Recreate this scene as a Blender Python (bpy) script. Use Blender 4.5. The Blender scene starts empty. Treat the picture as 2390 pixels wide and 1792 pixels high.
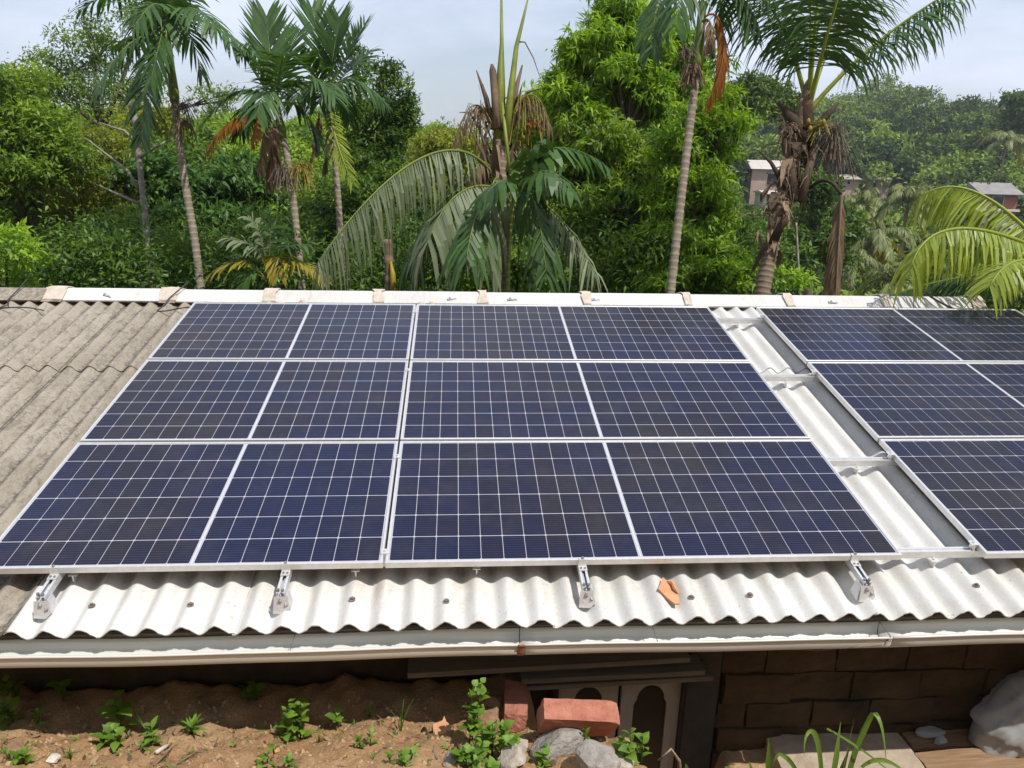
import bpy, math, random
import numpy as np
from mathutils import Vector, Matrix

rnd = random.Random(7)
R8 = np.random.RandomState(11)
S = bpy.context.scene
COL = S.collection

# ------------------------------------------------------------------ camera
CAM = np.array([0.35051139, -6.76248974, 4.56294868])
RW = np.array([[0.9973730287692489, -0.06881383413997201, 0.02262073638525909],
               [-0.0011682957013668116, 0.29696150524791304, 0.954888736704988],
               [-0.07242704307652723, -0.9524066991741763, 0.29610100101036585]])
FPX, CX, CY = 1800.0, 1195.0, 896.0
cam = bpy.data.cameras.new('camera'); cam.lens = FPX/2390*36; cam.sensor_width = 36
cam.clip_start = 0.1; cam.clip_end = 3000
co = bpy.data.objects.new('camera', cam); COL.objects.link(co)
co.matrix_world = Matrix([[RW[0][i], RW[1][i], RW[2][i], CAM[i]] for i in range(3)] + [[0, 0, 0, 1]])
S.camera = co

# ------------------------------------------------------------------ sky, sun, exposure
SUN = Vector((0.39, -0.37, 0.95)).normalized()
W = bpy.data.worlds.new("World"); S.world = W; W.use_nodes = True
nt = W.node_tree; nt.nodes.clear()
o_ = nt.nodes.new('ShaderNodeOutputWorld'); bg = nt.nodes.new('ShaderNodeBackground')
sky = nt.nodes.new('ShaderNodeTexSky'); sky.sky_type = 'NISHITA'; sky.sun_disc = False
sky.sun_elevation = math.asin(SUN.z); sky.sun_rotation = math.atan2(SUN.x, SUN.y)
sky.air_density = 1.0; sky.dust_density = 1.5; sky.ozone_density = 1.5
tc = nt.nodes.new('ShaderNodeTexCoord')
mp = nt.nodes.new('ShaderNodeMapping'); mp.inputs['Scale'].default_value = (1.0, 1.0, 2.6)
nz = nt.nodes.new('ShaderNodeTexNoise'); nz.inputs['Scale'].default_value = 2.1; nz.inputs['Detail'].default_value = 6; nz.inputs['Roughness'].default_value = 0.55
rp = nt.nodes.new('ShaderNodeValToRGB'); rp.color_ramp.elements[0].position = 0.40; rp.color_ramp.elements[1].position = 0.62
rp.color_ramp.elements[0].color = (0.42, 0.42, 0.42, 1); rp.color_ramp.elements[1].color = (0.96, 0.96, 0.96, 1)
mx = nt.nodes.new('ShaderNodeMix'); mx.data_type = 'RGBA'
mx.inputs[7].default_value = (7.8, 8.5, 10.2, 1)          # thin cloud
nt.links.new(tc.outputs['Generated'], mp.inputs[0]); nt.links.new(mp.outputs[0], nz.inputs[0])
nt.links.new(nz.outputs[0], rp.inputs[0]); nt.links.new(rp.outputs[0], mx.inputs[0])
nt.links.new(sky.outputs[0], mx.inputs[6]); nt.links.new(mx.outputs[2], bg.inputs[0])
bg.inputs[1].default_value = 0.10
nt.links.new(bg.outputs[0], o_.inputs[0])
sl = bpy.data.lights.new('sun', 'SUN'); sl.energy = 4.0; sl.angle = math.radians(0.53); sl.color = (1.0, 0.955, 0.88)
so = bpy.data.objects.new('sun', sl); COL.objects.link(so)
so.rotation_euler = SUN.to_track_quat('Z', 'Y').to_euler(); so.location = (20, -14, 50)
S.view_settings.view_transform = 'Standard'; S.view_settings.look = 'None'
S.view_settings.gamma = 1; S.view_settings.use_curve_mapping = False; S.view_settings.exposure = 0.14
S.cycles.max_bounces = 6; S.cycles.transparent_max_bounces = 6
S.cycles.diffuse_bounces = 3; S.cycles.glossy_bounces = 3

# ------------------------------------------------------------------ placing helpers
def ray(px, py):
    d = RW.T @ np.array([(px-CX)/FPX, -(py-CY)/FPX, -1.0]); return d
def P(px, py, depth):                 # a point `depth` metres in front of the camera seen at a pixel of the photo
    return CAM + ray(px, py)*depth
def atY(px, py, Y):
    d = ray(px, py); return CAM + d*(Y-CAM[1])/d[1]
def atZ(px, py, Z):
    d = ray(px, py); return CAM + d*(Z-CAM[2])/d[2]
def pix(p):
    q = RW @ (np.array(p)-CAM); return CX+FPX*q[0]/-q[2], CY-FPX*q[1]/-q[2], -q[2]
TILT = math.radians(10.0)
ROOF = Matrix.Translation((0, 0, 3.2)) @ Matrix.Rotation(TILT, 4, 'X')   # roof frame: x along ridge, -y down the slope, z off the panels
def rp3(u, v, h):                     # roof coordinates: v runs down the slope
    return np.array(ROOF @ Vector((u, -v, h)))
def nrm(a):
    a = np.asarray(a, float); return a/(np.linalg.norm(a, axis=-1, keepdims=True)+1e-12)

# ------------------------------------------------------------------ object helpers
def link(o, parent=None):
    COL.objects.link(o)
    if parent is not None: o.parent = parent
    return o
def tag(o, label=None, cat=None, group=None, kind=None):
    if label: o['label'] = label
    if cat: o['category'] = cat
    if group: o['group'] = group
    if kind: o['kind'] = kind
    return o
def thing(name, label, cat, loc=(0, 0, 0), rot=None, group=None):
    o = bpy.data.objects.new(name, None); o.empty_display_size = 0.1
    if rot is not None: o.matrix_world = rot
    else: o.location = loc
    link(o); return tag(o, label, cat, group)

class MB:
    def __init__(s): s.v = []; s.f = []; s.t = []; s.m = []
    def add(s, verts, faces, tint=0.5, mi=0):
        k = len(s.v)
        s.v += [tuple(map(float, p)) for p in verts]
        s.f += [tuple(i+k for i in f) for f in faces]; s.m += [mi]*len(faces)
        s.t += list(tint) if hasattr(tint, '__len__') else [tint]*len(verts)
    def box(s, lo, hi, M=None, mi=0, tint=0.5):
        x0, y0, z0 = lo; x1, y1, z1 = hi
        vs = [(x0,y0,z0),(x1,y0,z0),(x1,y1,z0),(x0,y1,z0),(x0,y0,z1),(x1,y0,z1),(x1,y1,z1),(x0,y1,z1)]
        if M is not None: vs = [tuple(M @ Vector(p)) for p in vs]
        s.add(vs, [(0,3,2,1),(4,5,6,7),(0,1,5,4),(1,2,6,5),(2,3,7,6),(3,0,4,7)], tint, mi)
    def tube(s, pts, rad, n=8, tint=0.5, cap=True, mi=0):
        pts = [np.asarray(p, float) for p in pts]
        if not hasattr(rad, '__len__'): rad = [rad]*len(pts)
        tt = tint if hasattr(tint, '__len__') else [tint]*len(pts)
        vs, fs, ts = [], [], []
        ref = np.array([0.0, 1.0, 0.13])
        for i, p in enumerate(pts):
            d = pts[min(i+1, len(pts)-1)]-pts[max(i-1, 0)]; d = d/(np.linalg.norm(d)+1e-9)
            a = np.cross(d, ref); 
            if np.linalg.norm(a) < 0.1: a = np.cross(d, (1, 0, 0))
            a /= np.linalg.norm(a); b = np.cross(d, a); ref = np.cross(a, d)
            ref = -ref if np.dot(ref, b) < 0 and False else ref
            for j in range(n):
                an = 2*math.pi*j/n
                vs.append(p+rad[i]*(math.cos(an)*a+math.sin(an)*b)); ts.append(tt[i])
        for i in range(len(pts)-1):
            for j in range(n):
                k = (j+1) % n
                fs.append((i*n+j, i*n+k, (i+1)*n+k, (i+1)*n+j))
        if cap:
            fs.append(tuple(range(n))[::-1]); fs.append(tuple((len(pts)-1)*n+j for j in range(n)))
        s.add(vs, fs, ts, mi)
    def mesh(s, name, mats, smooth=False):
        me = bpy.data.meshes.new(name); me.from_pydata(s.v, [], s.f)
        for m in (mats if isinstance(mats, (list, tuple)) else [mats]): me.materials.append(m)
        at = me.attributes.new('tint', 'FLOAT', 'POINT'); at.data.foreach_set('value', np.array(s.t, dtype=np.float32))
        if any(s.m): me.polygons.foreach_set('material_index', s.m)
        if smooth: me.polygons.foreach_set('use_smooth', [True]*len(me.polygons))
        me.update(); return me
    def build(s, name, mats, parent=None, smooth=False, loc=None):
        if loc is not None:
            L = np.array(loc); s.v = [tuple(np.array(p)-L) for p in s.v]
        o = bpy.data.objects.new(name, s.mesh(name, mats, smooth))
        return link(o, parent)

def quad_mesh(name, verts, tint, mat, faces=None):      # verts (N,4,3) -> N quads
    v = np.ascontiguousarray(verts.reshape(-1, 3), dtype=np.float32); n = len(v)//4
    me = bpy.data.meshes.new(name)
    me.vertices.add(len(v)); me.vertices.foreach_set('co', v.ravel())
    me.loops.add(n*4); me.loops.foreach_set('vertex_index', np.arange(n*4, dtype=np.int32))
    me.polygons.add(n); me.polygons.foreach_set('loop_start', np.arange(0, n*4, 4, dtype=np.int32))
    try: me.polygons.foreach_set('loop_total', np.full(n, 4, dtype=np.int32))
    except Exception: pass
    at = me.attributes.new('tint', 'FLOAT', 'POINT')
    at.data.foreach_set('value', np.repeat(tint, 4).astype(np.float32) if len(tint) == n else tint.astype(np.float32))
    me.materials.append(mat); me.update(calc_edges=True); me.validate()
    return me

# ------------------------------------------------------------------ materials
def base_mat(name, rough=0.6, spec=0.5):
    m = bpy.data.materials.new(name); m.use_nodes = True
    b = m.node_tree.nodes['Principled BSDF']; b.inputs['Roughness'].default_value = rough
    b.inputs['Specular IOR Level'].default_value = spec
    return m, m.node_tree, b
def N(t, typ, **kw):
    n = t.nodes.new(typ)
    for k, v in kw.items():
        if k.startswith('i_'): n.inputs[k[2:].replace('_', ' ')].default_value = v
        else: setattr(n, k, v)
    return n
def ramp(t, src, stops):
    r = t.nodes.new('ShaderNodeValToRGB'); e = r.color_ramp.elements
    while len(e) < len(stops): e.new(0.5)
    for k, (p, c) in enumerate(stops): e[k].position = p; e[k].color = (*c, 1) if len(c) == 3 else c
    t.links.new(src, r.inputs[0]); return r.outputs[0]
def mixc(t, fac, a, b, mode='MIX'):
    m = t.nodes.new('ShaderNodeMix'); m.data_type = 'RGBA'; m.blend_type = mode
    for sock, val in ((m.inputs[0], fac), (m.inputs[6], a), (m.inputs[7], b)):
        if hasattr(val, 'is_output'): t.links.new(val, sock)
        elif isinstance(val, (int, float)): sock.default_value = val
        else: sock.default_value = (*val, 1)
    return m.outputs[2]
def noise(t, scale, detail=4, rough=0.6, coord='Object', stretch=None, dist=0.0):
    c = t.nodes.new('ShaderNodeTexCoord'); src = c.outputs['Object' if coord == 'World' else coord]
    if coord == 'World':
        g = t.nodes.new('ShaderNodeNewGeometry'); src = g.outputs['Position']
    if stretch:
        mp = t.nodes.new('ShaderNodeMapping'); mp.inputs['Scale'].default_value = stretch
        t.links.new(src, mp.inputs[0]); src = mp.outputs[0]
    n = t.nodes.new('ShaderNodeTexNoise'); n.inputs['Scale'].default_value = scale; n.inputs['Detail'].default_value = detail
    n.inputs['Roughness'].default_value = rough; n.inputs['Distortion'].default_value = dist
    t.links.new(src, n.inputs[0]); return n.outputs[0]
def bump(t, b, h, strength=0.3, dist=0.01):
    n = t.nodes.new('ShaderNodeBump'); n.inputs['Strength'].default_value = strength; n.inputs['Distance'].default_value = dist
    t.links.new(h, n.inputs['Height']); t.links.new(n.outputs[0], b.inputs['Normal'])
def wpos_noise(t, *a, **k): return noise(t, *a, coord='World', **k)

def leaf_mat(name, dark, light, rough=0.5, trans=0.35, spec=0.4):
    m, t, b = base_mat(name, rough, spec)
    a = N(t, 'ShaderNodeAttribute', attribute_name='tint')
    c = ramp(t, a.outputs['Fac'], [(0.0, dark), (1.0, light)])
    t.links.new(c, b.inputs['Base Color'])
    tr = t.nodes.new('ShaderNodeBsdfTranslucent'); t.links.new(mixc(t, 1.0, c, (1.25, 1.2, 0.55), 'MULTIPLY'), tr.inputs[0])
    ms = t.nodes.new('ShaderNodeMixShader'); ms.inputs[0].default_value = trans
    t.links.new(b.outputs[0], ms.inputs[1]); t.links.new(tr.outputs[0], ms.inputs[2])
    t.links.new(ms.outputs[0], t.nodes['Material Output'].inputs[0])
    return m
def simple(name, c1, c2, scale=8, rough=0.7, bumps=0.0, bscale=40, spec=0.4, metal=0.0, stretch=None, bdist=0.01, detail=5):
    m, t, b = base_mat(name, rough, spec); b.inputs['Metallic'].default_value = metal
    n = noise(t, scale, detail, 0.65, stretch=stretch)
    t.links.new(ramp(t, n, [(0.3, c1), (0.7, c2)]), b.inputs['Base Color'])
    if bumps: bump(t, b, noise(t, bscale, 5, 0.7, stretch=stretch), bumps, bdist)
    return m
def tinted(name, c1, c2, rough=0.8, scale=20, spec=0.3, bumps=0.3):
    m, t, b = base_mat(name, rough, spec)
    a = N(t, 'ShaderNodeAttribute', attribute_name='tint')
    c = ramp(t, a.outputs['Fac'], [(0, c1), (1, c2)])
    n = noise(t, scale, 5, 0.7)
    c = mixc(t, 0.55, c, ramp(t, n, [(0.25, (0.45, 0.45, 0.45)), (0.75, (1.4, 1.4, 1.4))]), 'MULTIPLY')
    t.links.new(c, b.inputs['Base Color'])
    bump(t, b, noise(t, scale*3, 4), bumps, 0.01)
    return m

M = {}
HAZE = 0.00032
# foliage
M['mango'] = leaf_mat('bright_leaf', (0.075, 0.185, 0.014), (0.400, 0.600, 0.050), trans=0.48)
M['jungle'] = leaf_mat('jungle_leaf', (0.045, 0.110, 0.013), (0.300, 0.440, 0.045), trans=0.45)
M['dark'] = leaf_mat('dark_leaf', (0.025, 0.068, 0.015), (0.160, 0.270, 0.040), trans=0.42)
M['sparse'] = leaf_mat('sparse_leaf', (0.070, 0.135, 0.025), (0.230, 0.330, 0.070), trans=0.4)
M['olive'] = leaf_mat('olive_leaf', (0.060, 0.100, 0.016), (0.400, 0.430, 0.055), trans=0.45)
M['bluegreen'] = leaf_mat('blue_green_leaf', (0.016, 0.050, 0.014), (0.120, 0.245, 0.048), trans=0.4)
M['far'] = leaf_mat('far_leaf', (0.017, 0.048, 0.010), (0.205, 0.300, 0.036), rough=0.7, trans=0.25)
M['palm'] = leaf_mat('palm_leaf', (0.014, 0.046, 0.013), (0.085, 0.185, 0.032), rough=0.5, trans=0.32, spec=0.5)
M['palmlight'] = leaf_mat('young_palm_leaf', (0.110, 0.185, 0.014), (0.420, 0.490, 0.060), rough=0.4, trans=0.35, spec=0.5)
M['palmgrey'] = leaf_mat('wilting_palm_leaf', (0.080, 0.115, 0.055), (0.250, 0.290, 0.165), rough=0.5, trans=0.2)
M['valleypalm'] = leaf_mat('valley_palm_leaf', (0.055, 0.080, 0.022), (0.280, 0.310, 0.095), rough=0.5, trans=0.25)
M['palmyellow'] = leaf_mat('yellow_palm_leaf', (0.16, 0.14, 0.01), (0.42, 0.33, 0.03), rough=0.5, trans=0.3)
M['dead'] = leaf_mat('dead_palm_leaf', (0.080, 0.048, 0.022), (0.360, 0.255, 0.150), rough=0.8, trans=0.15)
M['orange'] = leaf_mat('orange_dead_leaf', (0.20, 0.065, 0.012), (0.46, 0.19, 0.035), rough=0.7, trans=0.3)
M['weed'] = leaf_mat('weed_leaf', (0.050, 0.115, 0.012), (0.175, 0.300, 0.035), rough=0.5, trans=0.3)
M['lemongrass'] = leaf_mat('grass_blade', (0.085, 0.165, 0.025), (0.190, 0.300, 0.055), rough=0.45, trans=0.3)
M['arecatrunk'] = tinted('areca_trunk', (0.135, 0.110, 0.075), (0.36, 0.31, 0.235), scale=14)
M['cocotrunk'] = tinted('coconut_trunk', (0.085, 0.060, 0.040), (0.33, 0.245, 0.17), scale=9)
M['bark'] = tinted('tree_bark', (0.050, 0.040, 0.028), (0.15, 0.125, 0.095), scale=8)
M['greybark'] = tinted('dry_tree_bark', (0.16, 0.15, 0.125), (0.33, 0.31, 0.27), scale=10)
M['shaft'] = tinted('crownshaft', (0.045, 0.085, 0.018), (0.20, 0.235, 0.035), rough=0.45, scale=5, bumps=0.05)
M['husk'] = tinted('dead_sheath', (0.040, 0.027, 0.017), (0.26, 0.18, 0.115), scale=16, bumps=0.6)
M['fruitdry'] = tinted('dry_bunch', (0.075, 0.058, 0.048), (0.22, 0.18, 0.14), scale=30)
M['fruityellow'] = tinted('fruit_bunch', (0.16, 0.13, 0.02), (0.36, 0.29, 0.06), scale=30)
# metal, glass, pvc
M['alu'] = simple('aluminium', (0.62, 0.62, 0.61), (0.74, 0.74, 0.73), 30, 0.42, metal=0.55, spec=0.5)
M['galv'] = simple('galvanised', (0.52, 0.53, 0.55), (0.68, 0.69, 0.71), 60, 0.38, metal=0.35)
M['steel'] = simple('bolt_steel', (0.20, 0.20, 0.20), (0.38, 0.37, 0.36), 80, 0.45, metal=0.7)
M['rust'] = simple('rusty_screw', (0.10, 0.07, 0.055), (0.25, 0.22, 0.2), 80, 0.7, metal=0.2)
M['pvc'] = simple('gutter_pvc', (0.53, 0.525, 0.49), (0.64, 0.635, 0.60), 5, 0.38, stretch=(0.4, 6, 6), spec=0.5)
M['joint'] = simple('gutter_joint', (0.22, 0.075, 0.05), (0.33, 0.13, 0.09), 20, 0.6)
M['cable'] = simple('black_cable', (0.02, 0.018, 0.018), (0.045, 0.04, 0.04), 20, 0.5)
M['backsheet'] = simple('backsheet', (0.36, 0.36, 0.41), (0.43, 0.43, 0.48), 3, 0.35)
mm, t, b = base_mat('solar_cell', 0.4, 0.12)
oi = N(t, 'ShaderNodeObjectInfo')
big = wpos_noise(t, 0.85, 2, 0.5); ad = N(t, 'ShaderNodeMath', operation='MULTIPLY_ADD'); t.links.new(oi.outputs['Random'], ad.inputs[0]); ad.inputs[1].default_value = 0.16; t.links.new(big, ad.inputs[2])
c = ramp(t, ad.outputs[0], [(0.36, (0.0040, 0.0066, 0.036)), (0.50, (0.0048, 0.0066, 0.029)), (0.63, (0.0078, 0.0072, 0.021)), (0.78, (0.0150, 0.0120, 0.016))])
c = mixc(t, 0.5, c, ramp(t, noise(t, 9, 3), [(0.3, (0.6, 0.6, 0.6)), (0.7, (1.4, 1.4, 1.4))]), 'MULTIPLY')
tcn = N(t, 'ShaderNodeTexCoord'); sx = N(t, 'ShaderNodeSeparateXYZ'); t.links.new(tcn.outputs['Object'], sx.inputs[0])
f1 = N(t, 'ShaderNodeMath', operation='MULTIPLY'); t.links.new(sx.outputs['Y'], f1.inputs[0]); f1.inputs[1].default_value = 1/0.0178
f2 = N(t, 'ShaderNodeMath', operation='FRACT'); t.links.new(f1.outputs[0], f2.inputs[0])
f3 = N(t, 'ShaderNodeMath', operation='LESS_THAN'); t.links.new(f2.outputs[0], f3.inputs[0]); f3.inputs[1].default_value = 0.16
f4 = N(t, 'ShaderNodeMath', operation='MULTIPLY'); t.links.new(f3.outputs[0], f4.inputs[0]); f4.inputs[1].default_value = 0.16
c = mixc(t, f4.outputs[0], c, (0.20, 0.21, 0.27))
c = mixc(t, ramp(t, wpos_noise(t, 5, 7, 0.75), [(0.48, (0.0, 0.0, 0.0)), (0.8, (0.06, 0.06, 0.06))]), c, (0.30, 0.28, 0.25))
t.links.new(c, b.inputs['Base Color'])
b.inputs['Coat Weight'].default_value = 0.5; b.inputs['Coat Roughness'].default_value = 0.09; b.inputs['Coat IOR'].default_value = 1.33
t.links.new(ramp(t, wpos_noise(t, 1.3, 5, 0.6), [(0.35, (0.05, 0.05, 0.05)), (0.75, (0.20, 0.20, 0.20))]), b.inputs['Coat Roughness'])
M['cell'] = mm

# corrugated cement sheets: new (white) and weathered
def sheet_mat(name, base, base2, blot, dirt, amount):
    m, t, b = base_mat(name, 0.82, 0.25)
    oi = N(t, 'ShaderNodeObjectInfo')
    g = N(t, 'ShaderNodeNewGeometry'); off = N(t, 'ShaderNodeVectorMath', operation='ADD')
    n1 = noise(t, 1.6, 5, 0.6, coord='World'); n2 = noise(t, 14, 6, 0.7, coord='World', stretch=(2.2, 0.45, 0.45), dist=0.4)
    n3 = noise(t, 70, 3, 0.7, coord='World')
    c = ramp(t, n1, [(0.3, base), (0.7, base2)])
    c = mixc(t, ramp(t, n2, [(0.50, (0, 0, 0)), (0.72, (amount, amount, amount))]), c, blot)
    if amount > 0.6:
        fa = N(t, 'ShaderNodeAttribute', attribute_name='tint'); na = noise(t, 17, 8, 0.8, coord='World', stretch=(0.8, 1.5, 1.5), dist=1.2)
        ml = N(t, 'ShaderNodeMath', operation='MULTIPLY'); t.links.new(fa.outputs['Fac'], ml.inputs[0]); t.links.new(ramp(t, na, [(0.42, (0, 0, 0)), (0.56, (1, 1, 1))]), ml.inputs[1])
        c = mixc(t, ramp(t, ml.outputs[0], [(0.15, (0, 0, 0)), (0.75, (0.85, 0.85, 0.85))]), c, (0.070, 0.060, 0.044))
        nb = noise(t, 30, 4, 0.8, coord='World', stretch=(0.7, 1.6, 1.6), dist=1.5); nl = noise(t, 2.4, 4, 0.6, coord='World')
        mm2 = N(t, 'ShaderNodeMath', operation='MULTIPLY'); t.links.new(ramp(t, nb, [(0.50, (0, 0, 0)), (0.62, (1, 1, 1))]), mm2.inputs[0]); t.links.new(ramp(t, nl, [(0.38, (0.1, 0.1, 0.1)), (0.62, (1, 1, 1))]), mm2.inputs[1])
        c = mixc(t, ramp(t, mm2.outputs[0], [(0.0, (0, 0, 0)), (1.0, (0.72, 0.72, 0.72))]), c, (0.085, 0.072, 0.052))
    n4 = noise(t, 3.2, 7, 0.72, coord='World', stretch=(1.6, 0.6, 0.6))
    c = mixc(t, ramp(t, n4, [(0.58, (0, 0, 0)), (0.70, (dirt[3],)*3)]), c, dirt[:3])
    n5 = noise(t, 5, 6, 0.7, coord='World', stretch=(9, 0.35, 0.35))
    c = mixc(t, ramp(t, n5, [(0.60, (0, 0, 0)), (0.74, (0.45, 0.45, 0.45))]), c, blot)
    n6 = noise(t, 42, 2, 0.5, coord='World')
    c = mixc(t, ramp(t, n6, [(0.70, (0, 0, 0)), (0.75, (0.5, 0.5, 0.5))]), c, (0.20, 0.16, 0.125))
    c = mixc(t, 0.25, c, ramp(t, n3, [(0.3, (0.7, 0.7, 0.7)), (0.7, (1.25, 1.25, 1.25))]), 'MULTIPLY')
    sh = ramp(t, oi.outputs['Random'], [(0, (0.93, 0.93, 0.93)), (1, (1.04, 1.04, 1.04))])
    c = mixc(t, 1.0, c, sh, 'MULTIPLY')
    t.links.new(c, b.inputs['Base Color']); bump(t, b, n3, 0.25, 0.004)
    return m
M['sheet'] = sheet_mat('new_cement_sheet', (0.57, 0.56, 0.53), (0.655, 0.648, 0.625), (0.48, 0.43, 0.38), (0.40, 0.29, 0.21, 0.38), 0.45)
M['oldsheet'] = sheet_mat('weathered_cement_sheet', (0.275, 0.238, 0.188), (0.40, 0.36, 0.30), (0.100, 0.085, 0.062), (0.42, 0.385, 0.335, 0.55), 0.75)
M['cap'] = sheet_mat('ridge_cap_cement', (0.56, 0.55, 0.53), (0.66, 0.655, 0.64), (0.42, 0.39, 0.355), (0.36, 0.30, 0.25, 0.5), 0.5)
M['oldcap'] = M['oldsheet']
M['mortar'] = simple('cement_mortar', (0.44, 0.375, 0.31), (0.60, 0.535, 0.465), 14, 0.95, 0.6, 45)
# walls and ground
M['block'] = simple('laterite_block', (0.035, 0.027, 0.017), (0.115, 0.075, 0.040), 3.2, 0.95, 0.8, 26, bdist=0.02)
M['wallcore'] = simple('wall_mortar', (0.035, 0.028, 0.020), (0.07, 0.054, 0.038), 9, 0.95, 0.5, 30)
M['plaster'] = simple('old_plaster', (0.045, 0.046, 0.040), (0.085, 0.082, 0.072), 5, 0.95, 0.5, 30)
M['doorpaint'] = simple('grey_door_paint', (0.38, 0.37, 0.35), (0.50, 0.49, 0.47), 7, 0.7, 0.15, 40, stretch=(4, 4, 0.8))
M['doordark'] = simple('dark_door_panel', (0.022, 0.020, 0.018), (0.045, 0.042, 0.038), 8, 0.35)
M['board'] = simple('grey_timber', (0.13, 0.12, 0.105), (0.25, 0.235, 0.21), 6, 0.85, 0.4, 30, stretch=(0.5, 8, 8))
M['plank'] = simple('brown_timber', (0.20, 0.115, 0.06), (0.36, 0.235, 0.135), 6, 0.8, 0.5, 30, stretch=(0.6, 8, 8))
M['brick'] = simple('red_brick', (0.33, 0.115, 0.075), (0.50, 0.215, 0.145), 13, 0.92, 0.8, 45, bdist=0.015)
M['stone'] = simple('concrete_rubble', (0.20, 0.18, 0.155), (0.43, 0.40, 0.355), 16, 0.95, 0.9, 40, bdist=0.02, detail=8)
M['pinkstone'] = simple('pale_rubble', (0.34, 0.28, 0.23), (0.52, 0.45, 0.385), 12, 0.95, 0.8, 40, bdist=0.02)
M['clod'] = simple('clay_clod', (0.22, 0.12, 0.065), (0.38, 0.25, 0.155), 12, 0.95, 0.9, 35, bdist=0.02)
M['terracotta'] = simple('terracotta', (0.46, 0.215, 0.105), (0.62, 0.335, 0.19), 14, 0.9, 0.4, 60)
M['slab'] = simple('weathered_slab', (0.33, 0.255, 0.185), (0.50, 0.41, 0.32), 5, 0.9, 0.6, 24, bdist=0.015)
M['sack'] = simple('white_sack', (0.36, 0.365, 0.36), (0.50, 0.505, 0.50), 9, 0.6, 0.6, 160)
M['twig'] = simple('dry_twig', (0.13, 0.085, 0.05), (0.30, 0.22, 0.15), 20, 0.9)
M['grit'] = simple('soil_grit', (0.26, 0.145, 0.070), (0.50, 0.35, 0.21), 7, 0.95)
M['pebble'] = simple('pebble', (0.40, 0.34, 0.28), (0.72, 0.68, 0.62), 3, 0.9, 0.0)
mm, t, b = base_mat('soil', 0.97, 0.15)
n1 = noise(t, 1.4, 6, 0.65); n2 = noise(t, 16, 6, 0.7); n3 = noise(t, 75, 4, 0.75)
c = ramp(t, n1, [(0.30, (0.31, 0.170, 0.080)), (0.52, (0.43, 0.265, 0.135)), (0.75, (0.53, 0.375, 0.225))])
c = mixc(t, ramp(t, n2, [(0.5, (0, 0, 0)), (0.72, (0.65, 0.65, 0.65))]), c, (0.40, 0.275, 0.165))
c = mixc(t, 0.6, c, ramp(t, n3, [(0.3, (0.55, 0.55, 0.55)), (0.7, (1.35, 1.35, 1.35))]), 'MULTIPLY')
t.links.new(c, b.inputs['Base Color']); bump(t, b, n3, 0.9, 0.015)
M['soil'] = mm
mm, t, b = base_mat('hill_ground', 0.95, 0.15)
n1 = noise(t, 0.12, 6, 0.65); n2 = noise(t, 1.6, 6, 0.7)
c = ramp(t, n1, [(0.35, (0.035, 0.060, 0.014)), (0.55, (0.070, 0.105, 0.022)), (0.72, (0.125, 0.135, 0.045))])
c = mixc(t, 0.7, c, ramp(t, n2, [(0.3, (0.5, 0.5, 0.5)), (0.7, (1.5, 1.5, 1.5))]), 'MULTIPLY')
t.links.new(c, b.inputs['Base Color']); M['hill'] = mm

# ------------------------------------------------------------------ terrain
def sstep(a, b, x): x = np.clip((x-a)/(b-a), 0, 1); return x*x*(3-2*x)
RY = [-80, -16, 3.2, 10, 30, 60, 90, 110, 150, 200, 260, 310, 700]; RZ = [26, -0.6, -0.6, -2.6, -8, -11, -10, -8, -5, 0.5, 7.5, 7.5, 5]
LY = [-80, -16, 3.2, 12, 20, 30, 45, 60, 120, 700]; LZ = [26, -0.6, -0.6, -2.0, -1.8, -0.6, 1.8, 2.6, 2.6, 3]
def hill(x, y):
    x = np.asarray(x, float); y = np.asarray(y, float)
    k = sstep(-0.12, 0.24, x/np.maximum(y, 8.0))
    z = np.interp(y, LY, LZ)*(1-k) + np.interp(y, RY, RZ)*k
    amp = sstep(10, 60, y)
    z = z + sstep(150, 230, y)*k*(2.2*np.sin(x*0.055+0.6)+1.6*np.sin(x*0.13+2))
    return z + amp*(0.8*np.sin(x*0.11+1.3)*np.cos(y*0.07)+0.5*np.sin(x*0.05-y*0.09))
mb = MB()
ys = np.concatenate([np.linspace(-60, -8, 6), np.linspace(-5, 60, 66), np.geomspace(63, 800, 46)])
nx = 90
for y in ys:
    half = 40+abs(y)*1.0
    for x in np.linspace(-half, half, nx): mb.v.append((x, y, float(hill(x, y)) if y < 700 else 5.0))
    
for j in range(len(ys)-1):
    for i in range(nx-1): mb.f.append((j*nx+i, j*nx+i+1, (j+1)*nx+i+1, (j+1)*nx+i))
mb.t = [0.5]*len(mb.v); mb.m = [0]*len(mb.f)
tag(mb.build('hill_terrain', M['hill'], smooth=True), 'green hillside terrain dropping behind the house and rising beyond the valley', kind='structure')

def bank(x, y):                      # the earth bank between camera and house
    x = np.asarray(x, float); y = np.asarray(y, float)
    z = np.where(y < -3.45, 1.72+(-3.45-y)*0.42, 1.72+(y+3.45)*0.06)
    z = np.where(y < -4.6, 2.203+(-4.6-y)*0.42, z)
    z = np.minimum(np.where(y < -8.0, 3.631+(-8.0-y)*0.62, z), 26.0)  # unseen rise behind the camera, added to block low sky light
    dropn = sstep(-3.16, -3.08, y); z = z-dropn*0.75
    n = 0.018*np.sin(x*7.1+y*3)+0.014*np.sin(x*13.7-y*9.1+1)+0.009*np.sin(x*29+y*23)+0.007*np.sin(x*41-y*37+2)
    z = z+n
    edge = 0.70+0.46*(1-sstep(-3.84, -3.66, y))+0.03*np.sin(y*13)
    pit = sstep(edge, edge+0.22, x)*sstep(-4.32, -4.02, y)
    pz = np.where(x > 1.9, 1.20, 0.75+0.45*sstep(1.65, 2.0, x))+0.5*n
    return z*(1-pit)+np.minimum(z, pz)*pit
mb = MB()
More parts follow.
